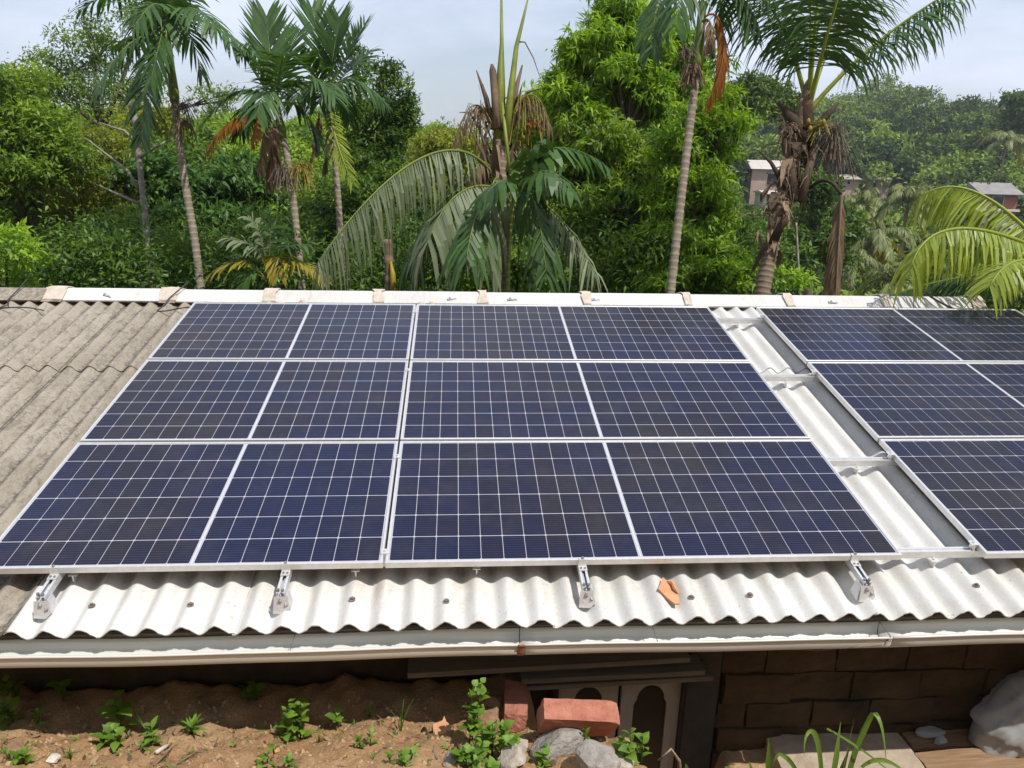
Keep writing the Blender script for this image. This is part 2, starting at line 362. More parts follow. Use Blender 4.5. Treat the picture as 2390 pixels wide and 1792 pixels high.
xs = np.concatenate([np.linspace(-40, -10, 8), np.linspace(-9, -3.1, 14), np.linspace(-3, 4.4, 230), np.linspace(4.5, 9, 10), np.linspace(11, 40, 8)])
ys = np.concatenate([np.linspace(-45, -13, 12), np.linspace(-12, -4.8, 14), np.linspace(-4.7, -3.0, 86)])
for y in ys:
    for x in xs: mb.v.append((x, y, float(bank(x, y))+rnd.uniform(-1, 1)*0.008))
nx = len(xs)
for j in range(len(ys)-1):
    for i in range(nx-1): mb.f.append((j*nx+i, j*nx+i+1, (j+1)*nx+i+1, (j+1)*nx+i))
mb.t = [0.5]*len(mb.v); mb.m = [0]*len(mb.f)
tag(mb.build('ground', M['soil'], smooth=True), 'reddish brown earth bank in front of the house', kind='structure')

# ------------------------------------------------------------------ house: roof
house = thing('house', 'low house under a long corrugated cement roof with a white ridge and gutter', 'house', (0, 0, 0))
roof = bpy.data.objects.new('roof', None); roof.empty_display_size = 0.1; link(roof, house); roof.matrix_parent_inverse = Matrix()
roof.matrix_local = ROOF
PITCH, AMP, H0, PH = 0.150, 0.024, -0.149, 0.005
def wave(u): return H0+AMP*math.cos(2*math.pi*(u-PH)/PITCH)
def sheet(u0, u1, v0, v1, lift, mat, flip=False, ragged=0.003, seed=0):
    r = random.Random(seed); mb = MB(); n = int(round((u1-u0)/PITCH*12)); th = 0.0065
    vs_ = np.linspace(v0, v1, max(6, int((v1-v0)/0.25)+1))
    us = np.linspace(u0, u1, n+1)
    ofs = [r.uniform(-ragged, ragged) for _ in us]
    for side in (0, 1):
        for v in vs_:
            for i, u in enumerate(us):
                vv = v+(ofs[i]*(1 if v == vs_[-1] else 0))
                k = (u-u0)/(u1-u0)
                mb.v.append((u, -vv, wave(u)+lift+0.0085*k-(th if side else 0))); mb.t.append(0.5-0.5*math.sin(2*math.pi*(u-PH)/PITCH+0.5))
    nu, nv = len(us), len(vs_); o = nu*nv
    for j in range(nv-1):
        for i in range(nu-1):
            a = j*nu+i; mb.f.append((a, a+nu, a+nu+1, a+1)); mb.f.append((o+a, o+a+1, o+a+nu+1, o+a+nu))
    for i in range(nu-1):
        a = (nv-1)*nu+i; mb.f.append((a, a+o, a+o+1, a+1)); a = i; mb.f.append((a, a+1, a+o+1, a+o))
    for j in range(nv-1):
        a = j*nu; mb.f.append((a, a+o, a+o+nu, a+nu)); a = j*nu+nu-1; mb.f.append((a, a+nu, a+o+nu, a+o))
    mb.m = [0]*len(mb.f)
    return mb.build('roof_sheet', mat, roof, smooth=False)
def shade_auto(o, ang=40):
    me = o.data; me.polygons.foreach_set('use_smooth', [True]*len(me.polygons))
    try: me.set_sharp_from_angle(angle=math.radians(ang))
    except Exception: pass
seams = [(-5.72, 'o'), (-4.68, 'o'), (-3.66, 'o'), (-2.64, 'o'), (-1.675, 'w'), (-0.675, 'w'), (0.81, 'w'), (1.70, 'w'), (2.385, 'w'), (3.40, 'w'), (4.40, 'w'), (5.42, None)]
for k in range(len(seams)-1):
    u0, kd = seams[k]; u1 = seams[k+1][0]
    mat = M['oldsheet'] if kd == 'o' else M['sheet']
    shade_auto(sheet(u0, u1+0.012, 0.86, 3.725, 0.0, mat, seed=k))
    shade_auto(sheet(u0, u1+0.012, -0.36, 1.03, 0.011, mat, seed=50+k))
# back slope of the roof
for k in range(4):
    u0, u1 = -5.72+k*2.79, -5.72+(k+1)*2.79
    mb = MB(); n = int((u1-u0)/PITCH*8)
    for i in range(n+1):
        u = u0+(u1-u0)*i/n
        mb.add([(u, 0.36, wave(u)-0.02), (u, 3.4, wave(u)-1.2)], [])
    for i in range(n): mb.f.append((2*i, 2*i+1, 2*i+3, 2*i+2))
    mb.m = [0]*len(mb.f); mb.build('roof_sheet', M['oldsheet'], roof, smooth=True)
# ridge caps: two wings with a rounded top, joints under mortar strips
caps = [-3.24, -2.25, -1.35, -0.37, 0.60, 1.575, 2.54, 3.545, 4.515, 5.44]
def cap_profile():
    return [(0.275, -0.114), (0.272, -0.100), (0.37, -0.056), (0.395, -0.046), (0.44, -0.046), (0.47, -0.058), (0.66, -0.16), (0.66, -0.172)]
def strip_along(prof, u0, u1, name, mat, off=0.0, jig=0.0, seed=0, parts=2):
    r = random.Random(seed); mb = MB(); n = len(prof)
    us = np.linspace(u0, u1, parts)
    for u in us:
        for (y, z) in prof:
            mb.v.append((u+r.uniform(-jig, jig), y+r.uniform(-jig, jig)*0.3, z+off+r.uniform(0, jig)*0.4))
    for j in range(parts-1):
        for i in range(n-1): mb.f.append((j*n+i, (j+1)*n+i, (j+1)*n+i+1, j*n+i+1))
    mb.t = [0.5]*len(mb.v); mb.m = [0]*len(mb.f)
    o = mb.build(name, mat, roof, smooth=False)
    md = o.modifiers.new('thick', 'SOLIDIFY'); md.thickness = 0.008; md.offset = -1
    return o
for k in range(len(caps)-1):
    strip_along(cap_profile(), caps[k]+0.004, caps[k+1]-0.004, 'ridge_cap', M['cap'], off=rnd.uniform(-0.004, 0.004), seed=k)
strip_along(cap_profile(), -5.75, -4.5, 'ridge_cap', M['oldcap'], 0.004, seed=31)
strip_along(cap_profile(), -4.48, -3.27, 'ridge_cap', M['oldcap'], 0.0, seed=32)
mprof = [(0.262, -0.120), (0.266, -0.094), (0.368, -0.048), (0.395, -0.036), (0.44, -0.036), (0.475, -0.050), (0.62, -0.125)]
for k, u in enumerate(caps):
    w = [0.17, 0.15, 0.12, 0.09, 0.085, 0.09, 0.09, 0.09, 0.10, 0.13][k]
    strip_along(mprof, u-w/2, u+w/2, 'mortar_strip', M['mortar'], 0.006, jig=0.016, seed=100+k, parts=5)
for (u, w) in ((-1.28, 0.16), (-1.05, 0.10), (0.04, 0.06), (0.13, 0.05)):       # lumps of mortar along the cap edge
    mb = MB(); r = random.Random(int(u*100))
    for q in range(3):
        mb.tube([(u+r.uniform(-w, w)/2, 0.262, -0.115), (u+r.uniform(-w, w)/2, 0.285, -0.09)], [r.uniform(0.015, 0.03), r.uniform(0.008, 0.02)], 6)
    mb.build('mortar_lump', M['mortar'], roof, smooth=True)
# roofing screws with washers on the crests, and on the ridge cap
def screw_mesh():
    mb = MB()
    mb.tube([(0, 0, 0), (0, 0, 0.004)], 0.016, 10, cap=True); mb.tube([(0, 0, 0.004), (0, 0, 0.013)], [0.0085, 0.008], 6, cap=True)
    return mb.mesh('roof_screw', M['rust'])
scm = screw_mesh()
for (u, v) in ((-1.326, 3.578), (-0.885, 3.585), (-0.143, 3.568), (0.296, 3.594), (1.477, 3.60), (1.776, 3.59), (2.974, 3.553), (3.6, 3.58)):
    uc = PH+round((u-PH)/PITCH)*PITCH
    o = bpy.data.objects.new('roof_screw', scm); link(o, roof); o.location = (uc, -v, wave(uc)+0.006); o.rotation_euler = (rnd.uniform(-.2, .2), rnd.uniform(-.2, .2), rnd.uniform(0, 3))
def clip_mesh():
    mb = MB(); mb.box((-0.03, -0.012, 0), (0.03, 0.012, 0.012)); mb.tube([(0.03, 0, 0.006), (0.055, -0.012, 0.004)], [0.008, 0.005], 6); mb.tube([(-0.008, 0, 0.01), (-0.008, 0, 0.03)], 0.010, 8)
    return mb.mesh('cap_screw', M['galv'])
clm = clip_mesh()
for (u, v) in ((-2.787, -0.33), (0.30, -0.32), (0.863, -0.325), (1.65, -0.33), (3.959, -0.325), (5.19, -0.33)):
    o = bpy.data.objects.new('cap_screw', clm); link(o, roof); o.location = (u, -v, -0.070); o.rotation_euler = (0.42, 0, rnd.uniform(-0.5, 0.5)); 

# ------------------------------------------------------------------ gutter
gy, gz, gr = -3.640, 2.336, 0.060
mb = MB(); seg = 14
GX0, GX1 = -5.7, 5.5
prof = []
for q in ((gr, 0.004), (gr, -0.02), (gr, -0.045), (gr*0.92, -0.060), (gr*0.7, -0.070), (0.0, -0.074), (-gr*0.55, -0.072), (-gr*0.85, -0.064), (-gr*0.97, -0.050), (-gr*1.0, -0.03), (-gr*1.0, -0.01)): prof.append((gy+q[0], gz+q[1]))
prof += [(gy-gr-0.004, gz+0.004), (gy-gr-0.009, gz+0.006), (gy-gr-0.012, gz+0.001), (gy-gr-0.009, gz-0.005)]
def gutter_piece(x0, x1, nm, mat, grow=0.0, nn=2):
    mb = MB(); n = len(prof)
    for x in np.linspace(x0, x1, nn):
        for (y, z) in prof:
            dy, dz = y-gy, z-gz; l = math.hypot(dy, dz)
            mb.v.append((x, gy+dy*(1+grow/l)+0.003*math.sin(x*1.7), gz+dz*(1+grow/l)+0.004*math.sin(x*2.3+0.5)+0.0015*math.sin(x*7)))
    for j in range(nn-1):
        for i in range(n-1): mb.f.append((j*n+i, j*n+i+1, (j+1)*n+i+1, (j+1)*n+i))
    mb.t = [0.5]*len(mb.v); mb.m = [0]*len(mb.f)
    o = mb.build(nm, mat, None, smooth=True)
    md = o.modifiers.new('thick', 'SOLIDIFY'); md.thickness = 0.003; md.offset = 0
    return o
gut = bpy.data.objects.new('gutter', None); link(gut, house)
for (a, b_) in ((GX0, -2.35), (-2.345, 0.655), (0.66, 2.45), (2.455, GX1)):
    gutter_piece(a, b_, 'gutter_length', M['pvc'], 0.0, 24).parent = gut
gutter_piece(0.640, 0.670, 'gutter_joint', M['joint'], 0.004).parent = gut
gutter_piece(-2.40, -2.30, 'gutter_sleeve', M['pvc'], 0.004).parent = gut
mb = MB(); mb.box((GX0, -3.572, 2.19), (GX1, -3.55, 2.352)); mb.build('fascia_board', M['board'], house)
for x in (-1.9, -0.4, 1.3, 2.44, 3.4):
    mb = MB(); mb.tube([(x, gy+gr+0.01, gz+0.022), (x, gy, gz+0.012), (x, gy-gr-0.008, gz+0.007)], 0.0022, 5)
    mb.build('gutter_wire', M['rust'], gut)
mb = MB(); mb.tube([(2.44, gy-gr-0.013, gz+0.01), (2.425, gy-gr-0.002, gz-0.03), (2.40, gy-gr*0.7, gz-0.062)], 0.003, 5); mb.build('gutter_wire', M['twig'], gut)
mb = MB(); mb.tube([(2.43, gy-gr-0.004, gz-0.028), (2.43, gy-gr-0.009, gz-0.028)], 0.006, 8); mb.build('gutter_rivet', M['alu'], gut)
w = thing('sagging_wire', 'thin tan wire sagging under the gutter in front of the block wall', 'wire', (2.4, -3.72, 2.30))
mb = MB(); mb.tube([(0, 0, 0.005), (-0.28, 0.05, -0.055), (-0.55, 0.10, -0.075), (-0.9, 0.14, -0.045), (-1.25, 0.16, -0.01)], 0.0035, 6); mb.build('strand', M['twig'], w, smooth=True)

# ------------------------------------------------------------------ house: walls, door, boards
WY = -3.15
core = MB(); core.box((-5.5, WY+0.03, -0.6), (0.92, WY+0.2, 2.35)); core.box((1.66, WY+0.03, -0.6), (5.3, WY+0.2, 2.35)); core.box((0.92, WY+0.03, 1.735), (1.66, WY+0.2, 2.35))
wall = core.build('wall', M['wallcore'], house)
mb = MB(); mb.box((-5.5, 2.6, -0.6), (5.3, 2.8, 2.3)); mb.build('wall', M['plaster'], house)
for x in (-5.5, 5.1):
    mb = MB(); mb.box((x, WY+0.205, -0.6), (x+0.2, 2.595, 2.35)); mb.build('wall', M['plaster'], house)
mb = MB(); mb.box((0.905, WY+0.4, -0.6), (1.70, WY+0.42, 2.3)); mb.build('inner_wall', M['doordark'], house)
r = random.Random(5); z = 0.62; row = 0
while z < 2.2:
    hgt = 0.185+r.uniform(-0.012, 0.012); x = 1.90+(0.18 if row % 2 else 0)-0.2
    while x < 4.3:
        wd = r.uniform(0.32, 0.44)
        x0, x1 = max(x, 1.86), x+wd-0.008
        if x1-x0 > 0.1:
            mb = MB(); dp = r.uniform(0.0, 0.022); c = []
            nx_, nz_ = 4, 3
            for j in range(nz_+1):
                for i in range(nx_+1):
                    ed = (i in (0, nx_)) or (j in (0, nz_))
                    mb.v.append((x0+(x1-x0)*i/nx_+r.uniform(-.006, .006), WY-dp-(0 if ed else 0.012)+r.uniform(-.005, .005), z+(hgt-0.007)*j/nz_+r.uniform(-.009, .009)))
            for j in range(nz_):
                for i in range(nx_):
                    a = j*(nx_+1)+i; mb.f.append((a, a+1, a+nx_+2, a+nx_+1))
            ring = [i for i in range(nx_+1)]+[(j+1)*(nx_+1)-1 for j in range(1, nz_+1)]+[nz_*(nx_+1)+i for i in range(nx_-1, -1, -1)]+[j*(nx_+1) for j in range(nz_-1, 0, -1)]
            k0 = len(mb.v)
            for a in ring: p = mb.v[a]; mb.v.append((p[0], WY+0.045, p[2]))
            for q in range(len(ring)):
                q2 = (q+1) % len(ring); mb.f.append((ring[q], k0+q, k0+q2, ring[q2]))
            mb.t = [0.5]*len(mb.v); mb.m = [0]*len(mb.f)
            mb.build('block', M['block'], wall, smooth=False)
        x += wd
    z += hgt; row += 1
mb = MB()
mb.box((1.665, WY-0.012, -0.5), (1.85, WY+0.028, 2.25)); mb.box((0.4, WY-0.010, 1.9), (1.66, WY+0.028, 2.25)); mb.build('plaster_pier', M['plaster'], wall)
# door: two leaves with arched dark panels
door = bpy.data.objects.new('door', None); link(door, house); door.location = (0, WY+0.03, 0)
def leaf(x0, x1, ang):
    mb = MB(); w = x1-x0; z0, z1 = 0.35, 1.715; st = 0.075; th = 0.035
    ax0, ax1 = x0+st, x1-st; zc = 1.52; hz = 0.105
    def slab(poly): # front polygon in xz -> prism
        n = len(poly); vs = [(p[0], 0, p[1]) for p in poly]+[(p[0], th, p[1]) for p in poly]
        mb.add(vs, [tuple(range(n)), tuple(range(2*n-1, n-1, -1))]+[(i, i+n, (i+1) % n+n, (i+1) % n) for i in range(n)])
    slab([(x0, z0), (ax0, z0), (ax0, z1), (x0, z1)]); slab([(ax1, z0), (x1, z0), (x1, z1), (ax1, z1)])
    slab([(ax0, z0), (ax1, z0), (ax1, z0+0.16), (ax0, z0+0.16)])
    arch = [(ax0, zc-0.03), (ax0+0.012, zc)]; nA = 12
    for k in range(nA+1):
        a = math.pi-math.pi*k/nA; arch.append(((ax0+ax1)/2+math.cos(a)*(ax1-ax0-0.03)/2, zc+math.sin(a)*hz))
    arch += [(ax1-0.012, zc), (ax1, zc-0.03)]
    for k in range(len(arch)-1):
        (a, b1), (c1, d1) = arch[k], arch[k+1]
        if abs(a-c1) > 1e-5: slab([(a, b1), (c1, d1), (c1, z1), (a, z1)])
    o = mb.build('door_leaf', M['doorpaint'], door)
    pn = MB(); pn.box((ax0-0.004, 0.016, z0+0.15), (ax1+0.004, 0.024, z1-0.05)); pn.build('arched_panel', M['doordark'], o)
leaf(0.935, 1.28, 0); leaf(1.30, 1.645, 0)
for (x0, x1) in ((0.90, 0.931), (1.649, 1.664)):
    mb = MB(); mb.box((x0, WY-0.005, 0.2), (x1, WY+0.07, 1.735)); mb.build('door_frame', M['doordark'], house)
for (xa, za, xb, zb, y0, y1, tk) in ((0.62, 1.765, 1.755, 1.80, -3.30, -3.17, 0.028), (0.70, 1.845, 1.69, 1.87, -3.34, -3.20, 0.03), (0.1, 1.90, 1.60, 1.955, -3.34, -3.19, 0.03)):
    a = math.atan2(zb-za, xb-xa); mb = MB()
    Mx = Matrix.Translation((xa, 0, za)) @ Matrix.Rotation(-a, 4, 'Y')
    mb.box((0, y0, -tk/2), (math.hypot(xb-xa, zb-za), y1, tk/2), Mx)
    mb.build('canopy_board', M['board'], house)

# ------------------------------------------------------------------ solar panels
H, G = 1.134, 0.022
FR, TOP = 0.035, 0.0
def panel(label, u0, u1, v0, split, cols, rows):
    w = u1-u0; org = ROOF @ Matrix.Translation((u0, -v0-H, 0))
    t = thing('solar_panel', label, 'solar panel', rot=org, group='solar panels on the roof')
    fw = 0.013
    mb = MB()
    mb.box((0, 0, -FR), (w, fw, 0)); mb.box((0, H-fw, -FR), (w, H, 0)); mb.box((0, fw, -FR), (fw, H-fw, 0)); mb.box((w-fw, fw, -FR), (w, H-fw, 0))
    fr = mb.build('frame', M['alu'], t)
    bv = fr.modifiers.new('b', 'BEVEL'); bv.width = 0.0015; bv.segments = 1
    mb = MB(); mb.box((fw, fw, -0.010), (w-fw, H-fw, -0.0045)); lam = mb.build('laminate', M['backsheet'], t)
    mar = 0.012; gap = 0.0034; rib = 0.021; inner0, inner1 = fw+mar-0.006, w-fw-mar+0.006
    cs = split*w
    mb = MB(); mb.box((cs-rib*0.22, fw+0.004, -0.0044), (cs+rib*0.22, H-fw-0.004, -0.0036)); mb.build('centre_ribbon', M['galv'], t)
    y0, y1 = fw+mar*0.6, H-fw-mar*0.6
    ch = (y1-y0)/rows
    for (a, b1, nc) in ((inner0, cs-rib/2, cols[0]), (cs+rib/2, inner1, cols[1])):
        cw = (b1-a)/nc
        mb = MB(); hx, hy, ck = (cw-gap)/2, (ch-0.0060)/2, 0.005
        pl = [(-hx+ck, -hy), (hx-ck, -hy), (hx, -hy+ck), (hx, hy-ck), (hx-ck, hy), (-hx+ck, hy), (-hx, hy-ck), (-hx, -hy+ck)]
        n = 8
        mb.add([(x, y, 0.0008) for x, y in pl]+[(x, y, 0) for x, y in pl], [tuple(range(n))]+[(i+n, (i+1) % n+n, (i+1) % n, i) for i in range(n)])
        me = mb.mesh('cell', M['cell'])
        for i in range(nc):
            for j in range(rows):
                o = bpy.data.objects.new('cell', me); link(o, lam)
                o.location = (a+cw*(i+0.5), y0+ch*(j+0.5), -0.0044)
    return t
rows_ = ['top', 'middle', 'bottom']
for k in range(3):
    v0 = k*(H+G)
    lsp = [0.524, 0.522, 0.520][k]; msp = [0.480, 0.482, 0.484][k]; rsp = 0.518
    near = ['nearest the ridge', 'between the panels above and below', 'with its edge above the gutter'][k]
    panel('%s solar panel of the left column beside the grey sheets, %s' % (rows_[k], ['by the ridge', 'mid slope', 'nearest the gutter'][k]), -1.913, -0.006, v0, lsp, (9, 8), (7, 7, 6)[k])
    panel('%s solar panel of the centre column, left of the bare white strip, %s' % (rows_[k], ['by the ridge', 'mid slope', 'nearest the gutter'][k]), 0.006, 2.635, v0, msp, ((13, 13), (11, 11), (11, 12))[k], (7, 7, 6)[k])
    panel('%s solar panel of the right column, right of the white strip, %s' % (rows_[k], ['by the ridge', 'mid slope', 'nearest the gutter'][k]), 3.087, 5.577, v0, rsp, (13, 12), 6)

# mounting rails across the slope, with clamps
def clamp_mesh():
    mb = MB(); mb.box((-0.020, -0.018, 0.0), (0.020, 0.018, 0.004)); mb.box((-0.004, -0.018, -0.036), (0.004, 0.018, 0.0)); mb.tube([(0, 0, 0.004), (0, 0, 0.012)], 0.007, 6)
    return mb.mesh('clamp', M['alu'])
cm = clamp_mesh()
for k, v in enumerate((0.19, 1.32, 2.49, 3.365)):
    lab = ['highest of the aluminium rails crossing the bare white strip near the ridge', 'second aluminium rail from the ridge crossing the bare white strip', 'third aluminium rail from the ridge crossing the bare white strip', 'lowest aluminium rail crossing the bare white strip near the gutter'][k]
    t = thing('mounting_rail', lab, 'rail', rot=ROOF @ Matrix.Translation((1.8, -v, -0.0365)), group='rails under the solar panels')
    mb = MB(); x0, x1 = -1.86-1.8, 5.55-1.8
    mb.box((x0, -0.019, -0.042), (x1, 0.019, -0.008)); mb.box((x0, -0.019, -0.008), (x1, -0.006, 0)); mb.box((x0, 0.006, -0.008), (x1, 0.019, 0))
    mb.build('profile', M['alu'], t)
    for uu, flip in ((0.0, 1), (3.067, 1), (2.648, 1)):
        if uu == 2.648: continue
        o = bpy.data.objects.new('clamp', cm); link(o, t); o.location = (uu-1.8, 0, 0.0375)
    for uu in (-1.5, -0.2, 0.4, 2.86, 2.4, 4.0):
        q = bpy.data.objects.new('rail_foot', cm); link(q, t); q.location = (PH+round((uu-PH)/PITCH)*PITCH-1.8, -0.03, -0.046)

# sloping support brackets that stick out under the lower panel edge
def bracket(label, u, lean, legdir):
    t = thing('roof_bracket', label, 'bracket', rot=ROOF @ Matrix.Translation((u, -3.446, -0.04)) @ Matrix.Rotation(lean, 4, 'Z'), group='brackets along the lower panel edge')
    w = 0.020; L = 0.155
    mb = MB(); mb.box((-w, -L, -0.034), (w, 0.05, -0.030)); mb.box((-w, -L, -0.030), (-w+0.004, 0.05, 0.0)); mb.box((w-0.004, -L, -0.030), (w, 0.05, 0.0))
    mb.box((-w+0.004, -L, -0.004), (-w+0.012, 0.05, 0.0)); mb.box((w-0.012, -L, -0.004), (w-0.004, 0.05, 0.0)); mb.box((-0.003, -L, -0.030), (0.003, 0.05, -0.016))
    mb.build('profile', M['galv'], t)
    mb = MB(); mb.box((-0.021, -0.040, 0.0015), (0.021, -0.003, 0.006)); mb.box((-0.021, -0.0065, 0.006), (0.021, -0.0025, 0.041)); mb.box((-0.021, -0.0065, 0.0415), (0.021, 0.012, 0.045))
    mb.build('end_clamp', M['alu'], t)
    mb = MB(); mb.tube([(0, 0.003, 0.045), (0, 0.003, 0.053)], 0.007, 6); mb.build('bolt', M['steel'], t)
    for (x, y) in ((-0.009, -0.024), (0.010, -0.026)):
        mb = MB(); mb.tube([(x, y, 0.006), (x, y, 0.012)], 0.0055, 6); mb.build('bolt', M['steel'], t)
    mb = MB(); s = legdir
    mb.add([(-0.030, -L-0.004, -0.020), (0.028, -L-0.004, -0.020), (0.046, -L-0.022, -0.075), (0.02, -L-0.035, -0.098), (-0.036, -L-0.03, -0.098)], [(0, 1, 2, 3, 4)])
    mb.add([(0.028*s, -L+0.0, -0.018), (0.030*s, -L+0.045, -0.018), (0.042*s, -L+0.05, -0.095), (0.044*s, -L-0.02, -0.098)], [(0, 1, 2, 3)])
    o = mb.build('foot_plate', M['galv'], t); md = o.modifiers.new('t', 'SOLIDIFY'); md.thickness = 0.004; md.offset = 0
    for a_, b_, q_ in (((-0.012, -L+0.012, 0.0), (-0.012, -L+0.012, 0.014), 0.0075), ((0.010, -L+0.010, 0.0), (0.010, -L+0.010, 0.014), 0.0075), ((-0.002, -L-0.006, -0.035), (-0.002, -L-0.022, -0.038), 0.009), ((0.022, -L-0.012, -0.055), (0.026, -L-0.026, -0.06), 0.008)):
        mb = MB(); mb.tube([a_, b_], q_, 6); mb.build('bolt', M['steel'], t)
bracket('leftmost sloping metal bracket, at the edge of the old grey sheets', -1.550, 0.0, 1)
bracket('sloping metal bracket under the left bottom panel, near its middle', -0.470, 0.0, 1)
bracket('sloping metal bracket beside the terracotta shard under the centre panel', 0.980, 0.0, 1)
bracket('rightmost sloping metal bracket, under the corner beside the bare white strip', 2.385, 0.0, -1)

# cables lying over the ridge and roof
def cable(label, pts, r_=0.007, name='cable'):
    P0 = rp3(*pts[0]); t = thing(name, label, 'cable', P0)
    pp = [rp3(*p) for p in pts]; sm = []
    for i in range(len(pp)-1):
        a, b1 = pp[max(i-1, 0)], pp[i]; c1, d1 = pp[i+1], pp[min(i+2, len(pp)-1)]
        for q in np.linspace(0, 1, 6, endpoint=False):
            sm.append(0.5*((2*b1)+(-a+c1)*q+(2*a-5*b1+4*c1-d1)*q*q+(-a+3*b1-3*c1+d1)*q**3))
    sm.append(pp[-1]); mb = MB(); mb.tube([p-P0 for p in sm], r_, 6); mb.build('sheath', M['cable'], t, smooth=True)
cable('thin black wire hanging over the ridge at the far left old sheets', [(-3.52, -0.47, 0.02), (-3.55, -0.36, -0.03), (-3.60, -0.25, -0.09), (-3.56, -0.16, -0.10), (-3.62, -0.08, -0.11), (-3.50, -0.09, -0.10), (-3.36, -0.10, -0.105), (-3.20, -0.03, -0.10)], 0.0055)
cable('black wire over the ridge cap beside the left column of panels', [(-2.10, -0.47, 0.012), (-2.13, -0.38, -0.005), (-2.22, -0.26, -0.07), (-2.24, -0.18, -0.105), (-2.26, -0.06, -0.11), (-2.16, -0.05, -0.10), (-2.03, -0.04, -0.07), (-1.90, -0.02, -0.055)], 0.0055)
cable('short black wire crossing the right end of the ridge cap', [(4.86, -0.52, -0.02), (4.90, -0.45, 0.02), (4.96, -0.34, -0.02), (5.05, -0.20, -0.055), (5.10, -0.10, -0.06)], 0.010)

# terracotta shard on the roof
t = thing('tile_shard', 'broken terracotta tile shard lying on the white corrugated roof', 'tile shard', rot=ROOF @ Matrix.Translation((1.40, -3.555, -0.128)) @ Matrix.Rotation(0.25, 4, 'Y'))
mb = MB(); poly = [(-0.055, 0.005), (-0.02, 0.072), (-0.006, 0.10), (0.018, 0.068), (0.040, 0.03), (0.048, -0.02), (0.040, -0.075), (0.012, -0.082), (-0.02, -0.05)]
n = len(poly); mb.add([(x, y, 0.012+0.02*y) for x, y in poly]+[(x*0.97, y*0.97, 0.0) for x, y in poly], [tuple(range(n)), tuple(range(2*n-1, n-1, -1))]+[(i+n, (i+1) % n+n, (i+1) % n, i) for i in range(n)])
mb.build('shard_body', M['terracotta'], t)
mb = MB(); mb.tube([(0.012, 0.07, 0.016), (0.028, 0.045, 0.03), (0.030, 0.01, 0.028), (0.046, -0.012, 0.02)], [0.006, 0.012, 0.012, 0.005], 6); mb.build('broken_rim', M['terracotta'], t)

